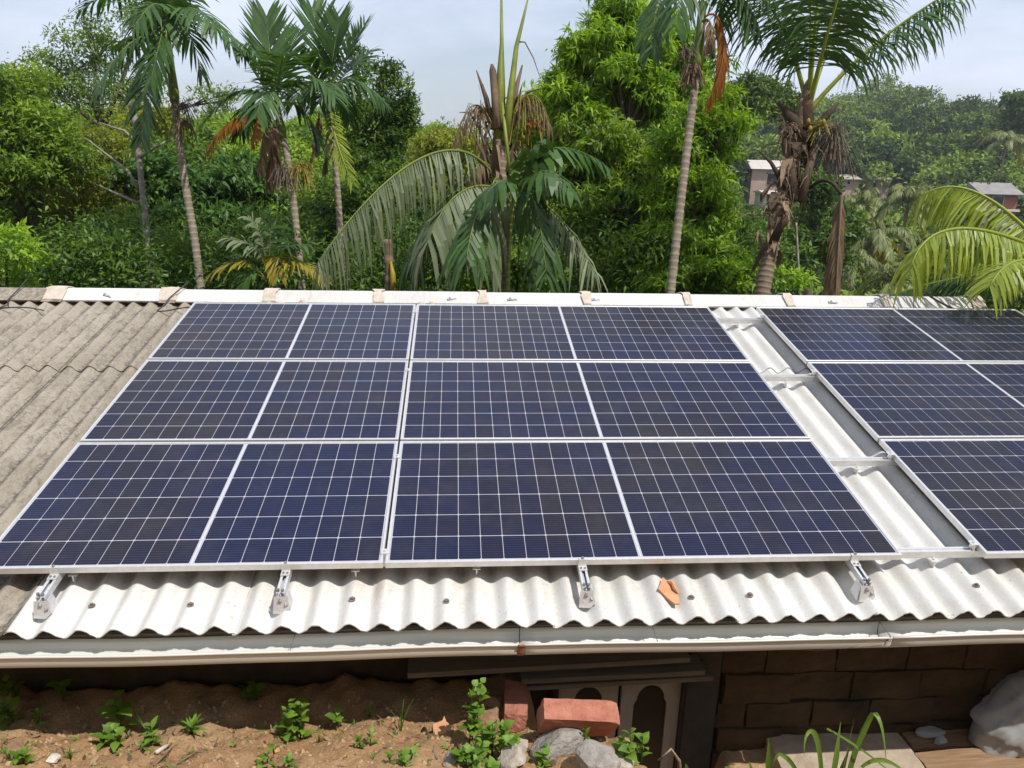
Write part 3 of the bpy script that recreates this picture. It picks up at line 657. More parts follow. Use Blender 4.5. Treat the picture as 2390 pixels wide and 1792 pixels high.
# ------------------------------------------------------------------ palms
def bez(p0, p1, p2, n=24, p3=None):
    s = np.linspace(0, 1, n)[:, None]; p0, p1, p2 = map(np.asarray, (p0, p1, p2))
    if p3 is None: return (1-s)**2*p0+2*s*(1-s)*p1+s*s*p2
    p3 = np.asarray(p3); return (1-s)**3*p0+3*s*(1-s)**2*p1+3*s*s*(1-s)*p2+s**3*p3
def frond(parent, pts, mat, n=36, L=0.6, W=0.05, start=0.18, fwd=0.75, droop=0.5, vee=0.35, r0=0.018, seed=0, rach=None, side=(1, 1), up=None, jag=0.15, tip=1.0, base=0.4, stiff=0, bias=0.0, segs=3, drop=0.06):
    """a feather leaf: a tapering midrib with leaflets in two rows that bend towards the ground"""
    r = np.random.RandomState(seed); pts = np.asarray(pts, float); org = pts[0].copy()
    seg = np.linalg.norm(np.diff(pts, axis=0), axis=1); cum = np.concatenate([[0], np.cumsum(seg)]); cum /= cum[-1]
    mb = MB(); k = len(pts)
    mb.tube(pts-org, [r0*(1-0.85*i/(k-1)) for i in range(k)], 5, 0.7)
    s = np.linspace(start, 0.995, n); s = np.concatenate([s, s+0.3*(s[1]-s[0])]); s = np.clip(s, 0, 0.998)
    sg = np.concatenate([np.ones(n), -np.ones(n)])*1.0
    keep = r.rand(2*n) > drop
    keep &= ((sg > 0) & (side[0] > 0)) | ((sg < 0) & (side[1] > 0))
    s, sg = s[keep], sg[keep]; m = len(s)
    pos = np.stack([np.interp(s, cum, pts[:, i]) for i in range(3)], 1)
    d = nrm(np.stack([np.interp(np.minimum(s+0.02, 1), cum, pts[:, i]) for i in range(3)], 1)-np.stack([np.interp(np.maximum(s-0.02, 0), cum, pts[:, i]) for i in range(3)], 1))
    U = np.array([0, 0, 1.0]) if up is None else np.asarray(up, float)
    sd = np.cross(d, U); bad = np.linalg.norm(sd, axis=1) < 0.15
    sd[bad] = np.cross(d[bad], np.array([0.3, 1.0, 0.2])); sd = nrm(sd); un = np.cross(sd, d)
    shape = base+(1-base)*np.sin(np.pi*np.clip((s-start)/(1-start)*0.80+0.12, 0, 1)); 
    LL = L*shape*(1+r.uniform(-jag, jag, m)); WW = W*(0.6+0.4*shape)*(1+r.uniform(-.2, .2, m))
    fw = fwd*(0.7+0.9*(s-start)*tip)
    ax = nrm(d*fw[:, None]+sd*sg[:, None]+un*vee+r.normal(0, 0.10, (m, 3))+np.array([0, 0, -bias]))
    g = np.array([0, 0, -1.0]); lv = [0, 0.35, 0.7, 1.0] if segs == 3 else [0, 0.5, 1.0]; wv = [0.45, 1.0, 0.75, 0.06] if segs == 3 else [0.6, 1.0, 0.06]
    dr = droop*(1+r.uniform(-.4, .4, m)); p = pos.copy(); prev = None; quads = []; tn = []
    tt = np.clip(0.45+r.normal(0, 0.16, m), 0, 1)
    cur = ax
    for q in range(len(lv)):
        if q:
            cur = nrm(cur+g*(dr*(lv[q]-lv[q-1])*1.6)[:, None]); p = p+cur*(LL*(lv[q]-lv[q-1]))[:, None]
        wd = np.cross(cur, un+0.25*r.normal(0, 1, (m, 3))*(0 if q == 0 else 0.4)); wd = nrm(np.cross(cur, np.cross(d, cur))) if False else nrm(wd)
        a, b1 = p+wd*(WW*wv[q]/2)[:, None], p-wd*(WW*wv[q]/2)[:, None]
        if prev is not None: quads.append(np.stack([prev[0], prev[1], b1, a], 1)); tn.append(np.clip(tt+(0.12 if q > 1 else 0), 0, 1))
        prev = (a, b1)
    Q = np.concatenate(quads)-org; T = np.concatenate(tn)
    k0 = len(mb.v); nq = len(Q)
    me_v = Q.reshape(-1, 3).tolist(); mb.v += [tuple(x) for x in me_v]; mb.f += [(k0+4*i, k0+4*i+1, k0+4*i+2, k0+4*i+3) for i in range(nq)]
    mb.t += np.repeat(T, 4).tolist(); mb.m += [0]*nq
    mb.m = [1 if (i < (k-1)*5+2) else 0 for i in range(len(mb.f))]
    o = mb.build('frond', [mat, rach or M['shaft']], parent, smooth=True); o.location = org-np.array(parent.location)
    return o
def ringed(pts_px, depth, r0, r1, ring=0.11, n=10):
    """trunk points through pixels, with growth rings"""
    base = [P(x, y, dd) for (x, y), dd in zip(pts_px, depth)]
    g = base[0].copy(); d0 = base[0]-base[1]; d0 /= np.linalg.norm(d0)
    zt = float(hill(g[0], g[1]))-0.2
    base = [g+d0*max((g[2]-zt)/max(-d0[2], 0.3), 0.3)]+base
    cps = np.array(base); seg = np.linalg.norm(np.diff(cps, axis=0), axis=1); cum = np.concatenate([[0], np.cumsum(seg)]); Lt = cum[-1]
    k = int(Lt/ring)*4; s = np.linspace(0, Lt, k+1)
    def sm(i):
        w = np.interp(s, cum, cps[:, i]); ker = np.hanning(41); ker /= ker.sum()
        pad = np.concatenate([np.full(20, w[0])+np.arange(-20, 0)*(w[1]-w[0]), w, np.full(20, w[-1])+np.arange(1, 21)*(w[-1]-w[-2])]); return np.convolve(pad, ker, 'valid')
    pts = np.stack([sm(i) for i in range(3)], 1); rad, tn = [], []
    rr = random.Random(int(Lt*100))
    for i in range(k+1):
        ph = i % 4; f = s[i]/Lt
        rad.append((r0+(r1-r0)*f)*(1.09 if ph == 0 else 0.985)); tn.append((0.95 if ph == 0 else 0.30 if ph == 1 else 0.42)+rr.uniform(-.12, .12))
    return pts, rad, tn
def bunch(parent, c, size, mat, n=60, seed=0, name='fruit_bunch', down=0.6, thick=0.010):
    r = random.Random(seed); mb = MB(); c = np.asarray(c)
    for i in range(n):
        d = nrm(np.array([r.gauss(0, 1), r.gauss(0, 1), r.gauss(0, 0.7)-down*0.3])); l = size*r.uniform(0.25, 1.0)**1.3; j_ = np.array([r.gauss(0, .12), r.gauss(0, .12), r.gauss(0, .12)])*size
        p1 = d*l*0.5+j_*0.5; p2 = d*l*0.8+j_+np.array([0, 0, -down*l*0.9])
        tn = r.random(); mb.tube([j_*0.6, p1, p2], [thick*0.55, thick*0.45, thick*0.9], 4, [tn, tn, min(1, tn+.2)])
    o = mb.build(name, mat, parent); o.location = c-np.array(parent.location); return o
def palm(name, label, trunk_px, depth, r0, r1, tmat, cat='palm tree', group=None, ring=0.11):
    pts, rad, tn = ringed(trunk_px, depth, r0, r1, ring)
    t = thing(name, label, cat, pts[0], group=group)
    mb = MB(); mb.tube(pts-pts[0], rad, 12, tn); mb.build('trunk', tmat, t, smooth=True)
    return t, pts
def shaft(t, a, b, r0, r1, mat=None, tn=(0.9, 0.6, 0.3)):
    a, b = np.asarray(a), np.asarray(b); mb = MB(); L0 = np.array(t.location)
    mb.tube([a-L0, a+(b-a)*0.15-L0, a+(b-a)*0.55-L0, b-L0], [r0*0.9, r0*1.12, (r0+r1)/2, r1], 12, [tn[0], tn[0], tn[1], tn[2]])
    return mb.build('crownshaft', mat or M['shaft'], t, smooth=True)
def F3(a, b, c, d, dd=(0, 0, 0)):     # curve through three pixels at depths d + dd
    p0, pm, p2 = P(a[0], a[1], d+dd[0]), P(b[0], b[1], d+dd[1]), P(c[0], c[1], d+dd[2])
    return bez(p0, 2*pm-0.5*(p0+p2), p2)
G1 = 'areca palms behind the ridge'
# left areca palm
d = 14.0
t, _ = palm('areca_palm', 'tall areca palm at the left with drooping dark fronds and a thin ringed trunk', [(471, 690), (455, 560), (432, 430), (415, 310), (407, 235)], (d,)*5, 0.074, 0.066, M['arecatrunk'], group=G1)
shaft(t, P(408, 240, d), P(393, 95, d), 0.085, 0.05)
for k, (b_, c_, dd, kw) in enumerate([((382, 10), (378, -130), (0, 0.1, 0.3), dict(vee=0.5, droop=0.15)), ((455, 42), (585, 130), (0, -0.3, -0.5), {}), ((300, -5), (188, 22), (0, 0.2, 0.3), dict(droop=0.6)),
        ((312, 95), (222, 215), (0, -0.4, -0.6), dict(droop=0.9)), ((352, 140), (330, 325), (0, -0.6, -0.7), dict(droop=0.7)), ((440, -10), (520, -50), (0, 0.2, 0.5), {}), ((370, 10), (310, 70), (0, -1.0, -1.5), dict(droop=0.7)),
        ((430, 60), (470, 170), (0, 1.0, 1.5), dict(droop=0.8)), ((400, 0), (430, -100), (0, -0.5, -0.7), dict(vee=0.5)), ((350, 80), (260, 110), (0, 1.0, 1.7), dict(droop=0.8)), ((390, 40), (352, 190), (0, -1.0, -1.4), dict(droop=1.0)), ((360, 20), (290, 160), (0, 0.9, 1.3), dict(droop=1.0)), ((405, 0), (415, -60), (0, 0.6, 0.9), {}), ((430, 20), (500, 60), (0, -0.9, -1.5), dict(droop=0.8))]):
    frond(t, F3((393, 100), b_, c_, d, dd), M['palm'], **{**dict(n=26, L=0.66, W=0.07, droop=0.65, vee=0.3, seed=k, start=0.22, r0=0.02), **kw})
bunch(t, P(425, 245, d-0.1), 0.42, M['fruitdry'], 70, 1, 'dry_flower_bunch'); bunch(t, P(432, 285, d-0.1), 0.30, M['husk'], 60, 2, 'dry_flower_bunch', 0.9)
# twin areca palms, left one
d = 14.0
t, _ = palm('areca_palm', 'areca palm with an orange dead frond and fruit bunches below its crown', [(706, 690), (697, 580), (683, 450), (672, 370), (660, 320)], (d,)*5, 0.070, 0.060, M['arecatrunk'], group=G1)
shaft(t, P(660, 325, d), P(645, 235, d), 0.075, 0.05, tn=(0.3, 0.2, 0.3))
for k, (b_, c_, dd, kw) in enumerate([((632, 140), (622, 40), (0, 0.1, 0.2), dict(vee=0.6, droop=0.05, L=0.75, W=0.06, fwd=1.25)), ((665, 150), (698, 75), (0, 0.2, 0.4), dict(vee=0.4, droop=0.2)), ((598, 175), (565, 125), (0, -0.3, -0.4), dict(vee=0.4, droop=0.2)),
        ((560, 212), (478, 285), (0, -0.3, -0.4), dict(droop=0.5)), ((712, 180), (782, 228), (0, -0.2, -0.4), dict(droop=0.6)), ((700, 250), (745, 335), (0, 0.3, 0.5), dict(droop=0.8)), ((590, 250), (560, 310), (0, 0.5, 0.8), dict(droop=0.8)), ((655, 160), (662, 130), (0, -0.8, -1.4), dict(droop=0.4)), ((625, 200), (600, 270), (0, -0.9, -1.4), dict(droop=0.8))]):
    frond(t, F3((645, 245), b_, c_, d, dd), M['palm'], **{**dict(n=30, L=0.64, W=0.055, droop=0.45, vee=0.35, seed=20+k, start=0.2, r0=0.02), **kw})
frond(t, F3((600, 278), (540, 282), (482, 352), d, (0, -0.3, -0.4)), M['orange'], n=30, L=0.30, W=0.05, droop=1.4, vee=-0.2, seed=31, start=0.1, rach=M['orange'])
frond(t, F3((603, 280), (596, 310), (590, 340), d, (0, -0.3, -0.3)), M['orange'], n=14, L=0.2, W=0.04, droop=1.2, vee=-0.2, seed=32, start=0.1, rach=M['orange'])
for k, (x0, x1, y1) in enumerate(((630, 610, 400), (645, 640, 430), (655, 625, 440), (640, 655, 420))):
    frond(t, F3((x0, 280), ((x0+x1)/2-6, 340), (x1, y1), d, (0, -0.1, 0.1*k)), M['dead'], n=26, L=0.30, W=0.05, droop=1.5, vee=-0.3, seed=33+k, start=0.12, rach=M['husk'])
bunch(t, P(665, 395, d-0.15), 0.40, M['fruitdry'], 90, 5, 'dry_flower_bunch', 0.9); bunch(t, P(700, 388, d-0.15), 0.36, M['fruityellow'], 110, 6, 'fruit_bunch', 0.7)
# twin areca palms, right one
d = 15.2
t, _ = palm('areca_palm', 'areca palm with a hanging yellow-green frond, right of the orange-fronded palm', [(801, 690), (796, 590), (790, 470), (780, 350), (772, 290)], (d,)*5, 0.072, 0.060, M['arecatrunk'], group=G1)
shaft(t, P(772, 295, d), P(764, 215, d), 0.078, 0.05, tn=(0.3, 0.2, 0.2))
for k, (b_, c_, dd, kw) in enumerate([((752, 125), (728, 20), (0, 0.1, 0.2), dict(vee=0.6, droop=0.03, L=0.85, W=0.06, fwd=1.25)), ((778, 130), (792, 45), (0, -0.1, 0.0), dict(vee=0.6, droop=0.05, L=0.7, W=0.06, fwd=1.25)), ((805, 140), (850, 62), (0, 0.1, 0.2), dict(vee=0.4, droop=0.1, W=0.06, fwd=1.1)), ((812, 165), (862, 122), (0, 0.3, 0.5), dict(droop=0.4)),
        ((822, 188), (890, 232), (0, 0, 0), dict(droop=0.9)), ((728, 165), (700, 128), (0, -0.3, -0.6), dict(droop=0.3)), ((722, 190), (688, 240), (0, -0.4, -0.8), dict(droop=0.8)), ((760, 190), (745, 240), (0, -0.9, -1.4), dict(droop=0.8)), ((800, 210), (815, 280), (0, 0.9, 1.4), dict(droop=0.8))]):
    frond(t, F3((764, 225), b_, c_, d, dd), M['palm'], **{**dict(n=30, L=0.64, W=0.055, droop=0.45, vee=0.35, seed=40+k, start=0.2, r0=0.02), **kw})
frond(t, F3((772, 260), (786, 330), (822, 425), d, (0, -0.5, -0.6)), M['palmlight'], n=26, L=0.40, W=0.035, droop=0.25, vee=0.1, fwd=1.1, seed=55, start=0.05, r0=0.03, up=(0, -1, 0.2), rach=M['palmlight'])
for k in range(2): frond(t, F3((745+30*k, 260), (735+30*k, 330), (715+40*k, 400), d, (0, 0.3, 0.4)), M['dead'], n=24, L=0.30, W=0.05, droop=1.4, vee=-0.3, seed=57+k, start=0.1, rach=M['husk'])
# dying palm in the centre
d = 12.0
t, _ = palm('dying_palm', 'dying palm in the centre with bare upright spears and a ragged dead head', [(1176, 690), (1176, 600), (1172, 500), (1168, 420), (1163, 330)], (d,)*5, 0.085, 0.10, M['cocotrunk'])
L0 = np.array(t.location)
def spear(pp, rr, mat='husk', dd=0.0, tn=0.6, name='spear'):
    mb = MB(); q = [P(x, y, d+dd)-L0 for x, y in pp]; mb.tube(q, rr, 6, tn if hasattr(tn, '__len__') else [tn]*len(q)); return mb.build(name, M[mat], t, smooth=True)
spear([(1165, 330), (1168, 200), (1171, 100), (1170, -40)], [0.10, 0.075, 0.030, 0.014], 'shaft', 0, [0.9, 0.9, 0.9, 0.9], 'spear_leaf')
spear([(1182, 330), (1192, 220), (1205, 110), (1222, 40), (1236, -20)], [0.08, 0.055, 0.035, 0.022, 0.008], 'shaft', -0.1, [0.95]*5, 'spear_leaf')
spear([(1206, 97), (1225, 98), (1245, 135), (1262, 185)], [0.014, 0.010, 0.008, 0.003], 'husk', -0.1, 0.4)
spear([(1160, 300), (1155, 220), (1150, 165), (1148, 150)], [0.07, 0.06, 0.055, 0.02], 'husk', -0.1, [0.7, 0.7, 0.3, 0.3], 'leaf_stub')
spear([(1150, 300), (1135, 230), (1112, 164)], [0.05, 0.04, 0.008], 'husk', 0.05, 0.25, 'leaf_stub')
spear([(1148, 280), (1130, 215), (1126, 195)], [0.05, 0.03, 0.01], 'husk', -0.05, 0.3, 'leaf_stub')
spear([(1190, 290), (1205, 205), (1219, 152)], [0.05, 0.04, 0.012], 'husk', 0.0, [0.9, 0.8, 0.3], 'leaf_stub')
spear([(1195, 300), (1230, 215), (1268, 205)], [0.035, 0.02, 0.006], 'husk', -0.1, 0.3, 'leaf_stub')
spear([(1172, 240), (1182, 330), (1190, 405)], [0.022, 0.03, 0.02], 'shaft', -0.3, [0.95]*3, 'leaf_stub')
spear([(1148, 400), (1120, 300), (1095, 262), (1072, 262)], [0.03, 0.022, 0.015, 0.005], 'husk', -0.1, 0.4, 'leaf_stub')
spear([(1150, 440), (1128, 360), (1100, 305)], [0.03, 0.025, 0.01], 'husk', -0.15, 0.3, 'leaf_stub')
r = random.Random(9); 
for k in range(26):           # loose dead sheaths round the head
    a = r.uniform(0, 6.28); y = r.uniform(255, 450); x = 1165+math.cos(a)*r.uniform(15, 34); mb = MB(); dz = math.sin(a)*0.2
    p0 = P(x, y, d+dz)-L0; l = r.uniform(0.25, 0.6); q = np.array([math.cos(a)*0.35, math.sin(a)*0.35, r.choice([1, -1, -1])])
    q = nrm(q)*l; s_ = nrm(np.cross(q, (math.cos(a), math.sin(a), 0)))*r.uniform(0.03, 0.08); c1 = r.uniform(0.05, 1)
    mb.add([p0-s_, p0+s_, p0+q*0.55+s_*0.8+0.04*nrm(q*[1, 1, 0]), p0+q*0.55-s_*0.8, p0+q+s_*0.1, p0+q-s_*0.1], [(0, 1, 2, 3), (3, 2, 4, 5)], c1)
    mb.build('dead_sheath', M['husk'], t)
bunch(t, P(1118, 255, d), 0.42, M['dead'], 60, 11, 'dry_flower_bunch', 1.0); bunch(t, P(1222, 232, d), 0.48, M['fruityellow'], 70, 12, 'dry_flower_bunch', 1.2); bunch(t, P(1240, 285, d), 0.25, M['orange'], 30, 13, 'dry_flower_bunch', 0.8)
p0, pm, pm2, p3 = P(1165, 430, d), P(1075, 262, d-0.6), P(900, 380, d-1.5), P(742, 612, d-2.0)
frond(t, bez(p0, pm, pm2, 40, p3), M['palmgrey'], n=78, L=0.88, W=0.038, droop=2.4, vee=0.0, fwd=0.4, seed=61, start=0.15, r0=0.028, base=0.55, jag=0.25, drop=0.10)
p0, pm, p2 = P(1178, 445, d), P(1060, 395, d-0.8), P(1000, 560, d-1.4)
frond(t, bez(p0, pm, p2), M['palmgrey'], n=30, L=0.95, W=0.065, droop=2.0, vee=0.0, fwd=0.5, seed=62, start=0.15, r0=0.025, base=0.6, jag=0.3)
p0, pm, p2 = P(1178, 445, d), P(1110, 440, d-1.2), P(1090, 600, d-1.9)
frond(t, bez(p0, pm, p2), M['palm'], n=26, L=0.8, W=0.055, droop=1.6, vee=0.1, fwd=0.6, seed=63, start=0.15, r0=0.025, base=0.6, jag=0.3)
p0, pm, p2 = P(1180, 455, d), P(1290, 435, d-0.5), P(1385, 630, d-0.8)
frond(t, bez(p0, pm, p2), M['palmgrey'], n=30, L=0.75, W=0.05, droop=1.8, vee=0.1, fwd=0.6, seed=64, start=0.15, r0=0.025, base=0.5, jag=0.25)
p0, pm, p2 = P(1180, 465, d), P(1120, 520, d+0.5), P(1060, 690, d+0.8)
frond(t, bez(p0, pm, p2), M['palm'], n=26, L=0.7, W=0.05, droop=1.4, seed=65, start=0.15, r0=0.025)
p0, pm, p2 = P(1185, 465, d), P(1250, 520, d+0.6), P(1300, 700, d+0.9)
frond(t, bez(p0, pm, p2), M['palm'], n=26, L=0.7, W=0.05, droop=1.4, seed=66, start=0.15, r0=0.025)
for k, (a_, b_, c_, dd, mt, kw) in enumerate([((1176, 445), (1085, 415), (985, 520), (0, 0.3, 0.5), 'palm', {}), ((1174, 452), (1050, 455), (955, 610), (0, -0.4, -0.6), 'palm', dict(droop=1.9)), ((1182, 452), (1238, 450), (1275, 640), (0, -0.6, -1.0), 'palm', {}), ((1178, 450), (1150, 432), (1140, 625), (0, -0.9, -1.4), 'palmgrey', dict(droop=2.2)),
        ((1166, 340), (1112, 245), (1062, 330), (0, -0.2, -0.3), 'dead', dict(L=0.42, W=0.026, n=26, droop=2.4)), ((1172, 330), (1232, 222), (1285, 290), (0, -0.2, -0.2), 'dead', dict(L=0.45, W=0.024, n=28, droop=2.2)), ((1160, 410), (1115, 385), (1098, 500), (0, -0.3, -0.4), 'dead', dict(L=0.4, W=0.03, n=22, droop=2.0)), ((1175, 400), (1215, 330), (1250, 420), (0, 0.1, 0.2), 'dead', dict(L=0.4, W=0.03, n=22, droop=2.2))]):
    frond(t, F3(a_, b_, c_, d, dd), M[mt], **{**dict(n=28, L=0.82, W=0.05, droop=1.6, vee=0.05, fwd=0.6, seed=300+k, start=0.15, r0=0.02, base=0.55, jag=0.35, drop=0.12), **kw})
# broad-leaved young palm in front
d = 11.0
t, pts_ = palm('young_palm', 'young palm with broad glossy leaflets right of the dying palm', [(1185, 690), (1186, 620), (1190, 540), (1196, 470)], (d,)*4, 0.035, 0.03, M['shaft'])
for k, (b_, c_, dd, n_, L_, W_) in enumerate([((1270, 352), (1408, 380), (0, -0.2, -0.3), 15, 0.55, 0.13), ((1225, 380), (1260, 330), (0, -0.3, -0.5), 10, 0.48, 0.13), ((1180, 420), (1120, 470), (0, -0.4, -0.6), 12, 0.5, 0.11), ((1260, 400), (1330, 440), (0, -0.6, -0.9), 12, 0.5, 0.12), ((1230, 420), (1290, 520), (0, 0.4, 0.7), 12, 0.5, 0.11)]):
    frond(t, F3((1196, 475), b_, c_, d, dd), M['palm' if k > 3 else 'palm'], n=n_, L=L_, W=W_, droop=1.0, vee=0.2, seed=70+k, start=0.25, r0=0.014, drop=0.0, fwd=0.9)
# right areca palm
d = 12.0
t, _ = palm('areca_palm', 'tall pale-trunked areca palm right of centre with a hanging brown dead frond', [(1563, 700), (1574, 600), (1590, 460), (1607, 320), (1620, 215), (1628, 150)], (d,)*6, 0.076, 0.062, M['arecatrunk'], group=G1)
shaft(t, P(1627, 165, d), P(1640, 5, d), 0.085, 0.06, tn=(0.5, 0.25, 0.1))
for k, (b_, c_, dd, kw) in enumerate([((1560, -35), (1518, 118), (0, -0.3, -0.4), dict(droop=1.0)), ((1590, -60), (1500, 40), (0, 0.4, 0.6), dict(droop=0.8)), ((1710, -40), (1752, 70), (0, -0.2, -0.3), dict(droop=0.9)), ((1640, -100), (1640, -220), (0, 0, 0), {}), ((1700, -70), (1800, -60), (0, 0.4, 0.8), {}), ((1610, -50), (1575, 60), (0, -0.8, -1.2), dict(droop=0.9)), ((1680, -40), (1690, 60), (0, 0.8, 1.1), dict(droop=0.9))]):
    frond(t, F3((1640, 0), b_, c_, d, dd), M['palm'], **{**dict(n=24, L=0.62, W=0.055, droop=0.55, vee=0.3, seed=80+k, start=0.2, r0=0.02), **kw})
p0, pm, pm2, p3 = P(1645, 40, d-0.1), P(1690, 0, d-0.2), P(1715, 130, d-0.25), P(1652, 235, d-0.25)
frond(t, bez(p0, pm, pm2, 24, p3), M['orange'], n=64, L=0.42, W=0.022, droop=2.0, vee=-0.1, fwd=1.2, seed=90, start=0.12, rach=M['orange'])
frond(t, F3((1645, 45), (1660, 60), (1655, 110), d, (0, -0.2, -0.2)), M['dead'], n=14, L=0.3, W=0.03, droop=1.5, vee=-0.2, seed=91, start=0.1, rach=M['dead'])
bunch(t, P(1617, 160, d-0.1), 0.26, M['husk'], 120, 15, 'fruit_bunch', 0.9, 0.014); bunch(t, P(1600, 118, d-0.05), 0.24, M['fruitdry'], 70, 16, 'fruit_bunch', 0.6); bunch(t, P(1655, 110, d), 0.20, M['fruitdry'], 60, 17, 'fruit_bunch', 0.8)
# coconut palm
d = 12.5
t, _ = palm('coconut_palm', 'coconut palm with a thick leaning trunk and shaggy dead sheaths below its crown', [(1776, 705), (1790, 620), (1812, 520), (1838, 420), (1862, 320), (1880, 250)], (d,)*6, 0.135, 0.110, M['cocotrunk'], ring=0.09)
L0 = np.array(t.location)
for k, (b_, c_, dd, kw) in enumerate([((1828, 70), (1735, -60), (0, -0.3, -0.8), dict(droop=1.2, L=1.05)), ((1893, 20), (1880, -220), (0, 0.3, 0.6), {}), ((1928, 90), (2000, -150), (0, -0.8, -1.6), {}), ((2035, 110), (2225, -25), (0, -0.2, -0.5), dict(droop=1.1, L=0.95, n=74)), ((1960, 50), (2090, -180), (0, 0.8, 1.7), {}), ((1905, 40), (1930, -200), (0, -0.6, -1.0), {})]):
    frond(t, F3((1886, 262), b_, c_, d, dd), M['palm'], **{**dict(n=74, L=1.0, W=0.033, droop=0.85, vee=0.15, seed=100+k, start=0.30, r0=0.045, fwd=0.65, base=0.5, rach=M['palmlight']), **kw})
for (pp, rr, tn, nm) in (([(1878, 330), (1850, 280), (1818, 238)], [0.09, 0.10, 0.02], 0.05, 'leaf_stub'), ([(1890, 310), (1930, 268), (1958, 240)], [0.07, 0.06, 0.012], 0.08, 'leaf_stub'), ([(1885, 300), (1884, 230), (1890, 195), (1893, 185)], [0.10, 0.09, 0.08, 0.05], 0.55, 'leaf_stub'), ([(1868, 330), (1868, 270), (1872, 230)], [0.06, 0.05, 0.03], 0.6, 'leaf_stub'),
                     ([(1850, 470), (1845, 400), (1835, 340), (1828, 300)], [0.07, 0.09, 0.08, 0.03], 0.2, 'leaf_stub'), ([(1870, 470), (1885, 400), (1905, 340)], [0.07, 0.07, 0.04], 0.3, 'leaf_stub'), ([(1835, 440), (1800, 380), (1770, 350)], [0.05, 0.03, 0.01], 0.1, 'leaf_stub'), ([(1850, 400), (1800, 430), (1775, 470)], [0.03, 0.02, 0.006], 0.2, 'leaf_stub')):
    mb = MB(); q = [P(x, y, d-0.12)-L0 for x, y in pp]; mb.tube(q, rr, 7, [tn]*len(q)); mb.build(nm, M['husk'], t, smooth=True)
r = random.Random(19)
for k in range(44):
    a = r.uniform(0, 6.28); y = r.uniform(300, 600); cxx = np.interp(y, [250, 320, 420, 520, 620], [1880, 1862, 1838, 1812, 1790]); x = cxx+math.cos(a)*r.uniform(14, 44 if y < 450 else 24); dz = math.sin(a)*0.22
    p0 = P(x, y, d+dz)-L0; l = r.uniform(0.2, 0.55); q = nrm(np.array([math.cos(a)*0.4, math.sin(a)*0.4, r.choice([1, -1, -1, -1])]))*l
    s_ = nrm(np.cross(q, (math.cos(a), math.sin(a), 0)))*r.uniform(0.03, 0.09); c1 = r.choice([0.05, 0.1, 0.25, 0.5, 1.0]); mb = MB()
    mb.add([p0-s_, p0+s_, p0+q*0.55+s_*0.8+0.05*nrm(q*[1, 1, 0]), p0+q*0.55-s_*0.8, p0+q+s_*0.1, p0+q-s_*0.1], [(0, 1, 2, 3), (3, 2, 4, 5)], c1); mb.build('dead_sheath', M['husk'], t)
mb = MB(); r = random.Random(29)
for k in range(240):
    y = r.uniform(285, 520); cxx = np.interp(y, [250, 320, 420, 520, 620], [1880, 1862, 1838, 1812, 1790])+(12 if y < 460 else 0); sp = 62 if y < 430 else 34
    x = cxx+r.gauss(0, 0.45)*sp; p0 = P(x, y, d+r.uniform(-0.3, 0.1))-L0; l = r.uniform(0.15, 0.5); o1 = np.array([r.gauss(0, .3), r.gauss(0, .2), r.uniform(-.6, .3)])*l; tn = r.choice([0.0, 0.1, 0.2, 0.4, 0.8, 1.0])
    mb.tube([p0, p0+o1*0.5, p0+o1+np.array([0, 0, -0.3*l])], [0.010, 0.007, 0.003], 4, tn)
tag(mb.build('fibres', M['husk'], t), kind='stuff')
bunch(t, P(1945, 300, d-0.2), 0.50, M['fruitdry'], 110, 21, 'dry_flower_bunch', 0.4); bunch(t, P(1840, 300, d-0.2), 0.35, M['husk'], 70, 22, 'dry_flower_bunch', 0.5); bunch(t, P(1945, 340, d-0.1), 0.48, M['fruitdry'], 110, 24, 'dry_flower_bunch', 0.9)
bunch(t, P(1915, 290, d-0.25), 0.34, M['fruityellow'], 60, 23, 'dry_flower_bunch', 0.3)
r = random.Random(23)
for k in range(5):
    c = P(1905+r.uniform(-20, 50), 296+r.uniform(-16, 18), d-0.3+r.uniform(-.1, .1)); mb = MB()
    mb.tube([(0, 0, -0.05), (0, 0, -0.035), (0, 0, 0), (0, 0, 0.03), (0, 0, 0.05)], [0.010, 0.028, 0.036, 0.026, 0.008], 8, 0.6); o = mb.build('coconut', M['fruityellow'], t, smooth=True); o.location = c-L0
p0, pm, pm2, p3 = P(1890, 440, d), P(1925, 400, d-0.3), P(1950, 430, d-0.4), P(1964, 455, d-0.4)
mb = MB(); mb.tube([q-L0 for q in bez(p0, pm, pm2, 12, p3)], 0.03, 6, 0.05); mb.build('broken_stalk', M['husk'], t, smooth=True)
frond(t, F3((1964, 452), (1958, 560), (1950, 700), d-0.4), M['dead'], n=52, L=0.55, W=0.026, droop=3.2, vee=-0.1, fwd=1.0, seed=115, start=0.04, r0=0.03, rach=M['husk'], base=0.7)
frond(t, F3((1966, 452), (1950, 580), (1925, 705), d-0.3), M['dead'], n=40, L=0.55, W=0.022, droop=3.0, vee=-0.1, fwd=0.9, seed=116, start=0.04, r0=0.02, rach=M['husk'], base=0.7)
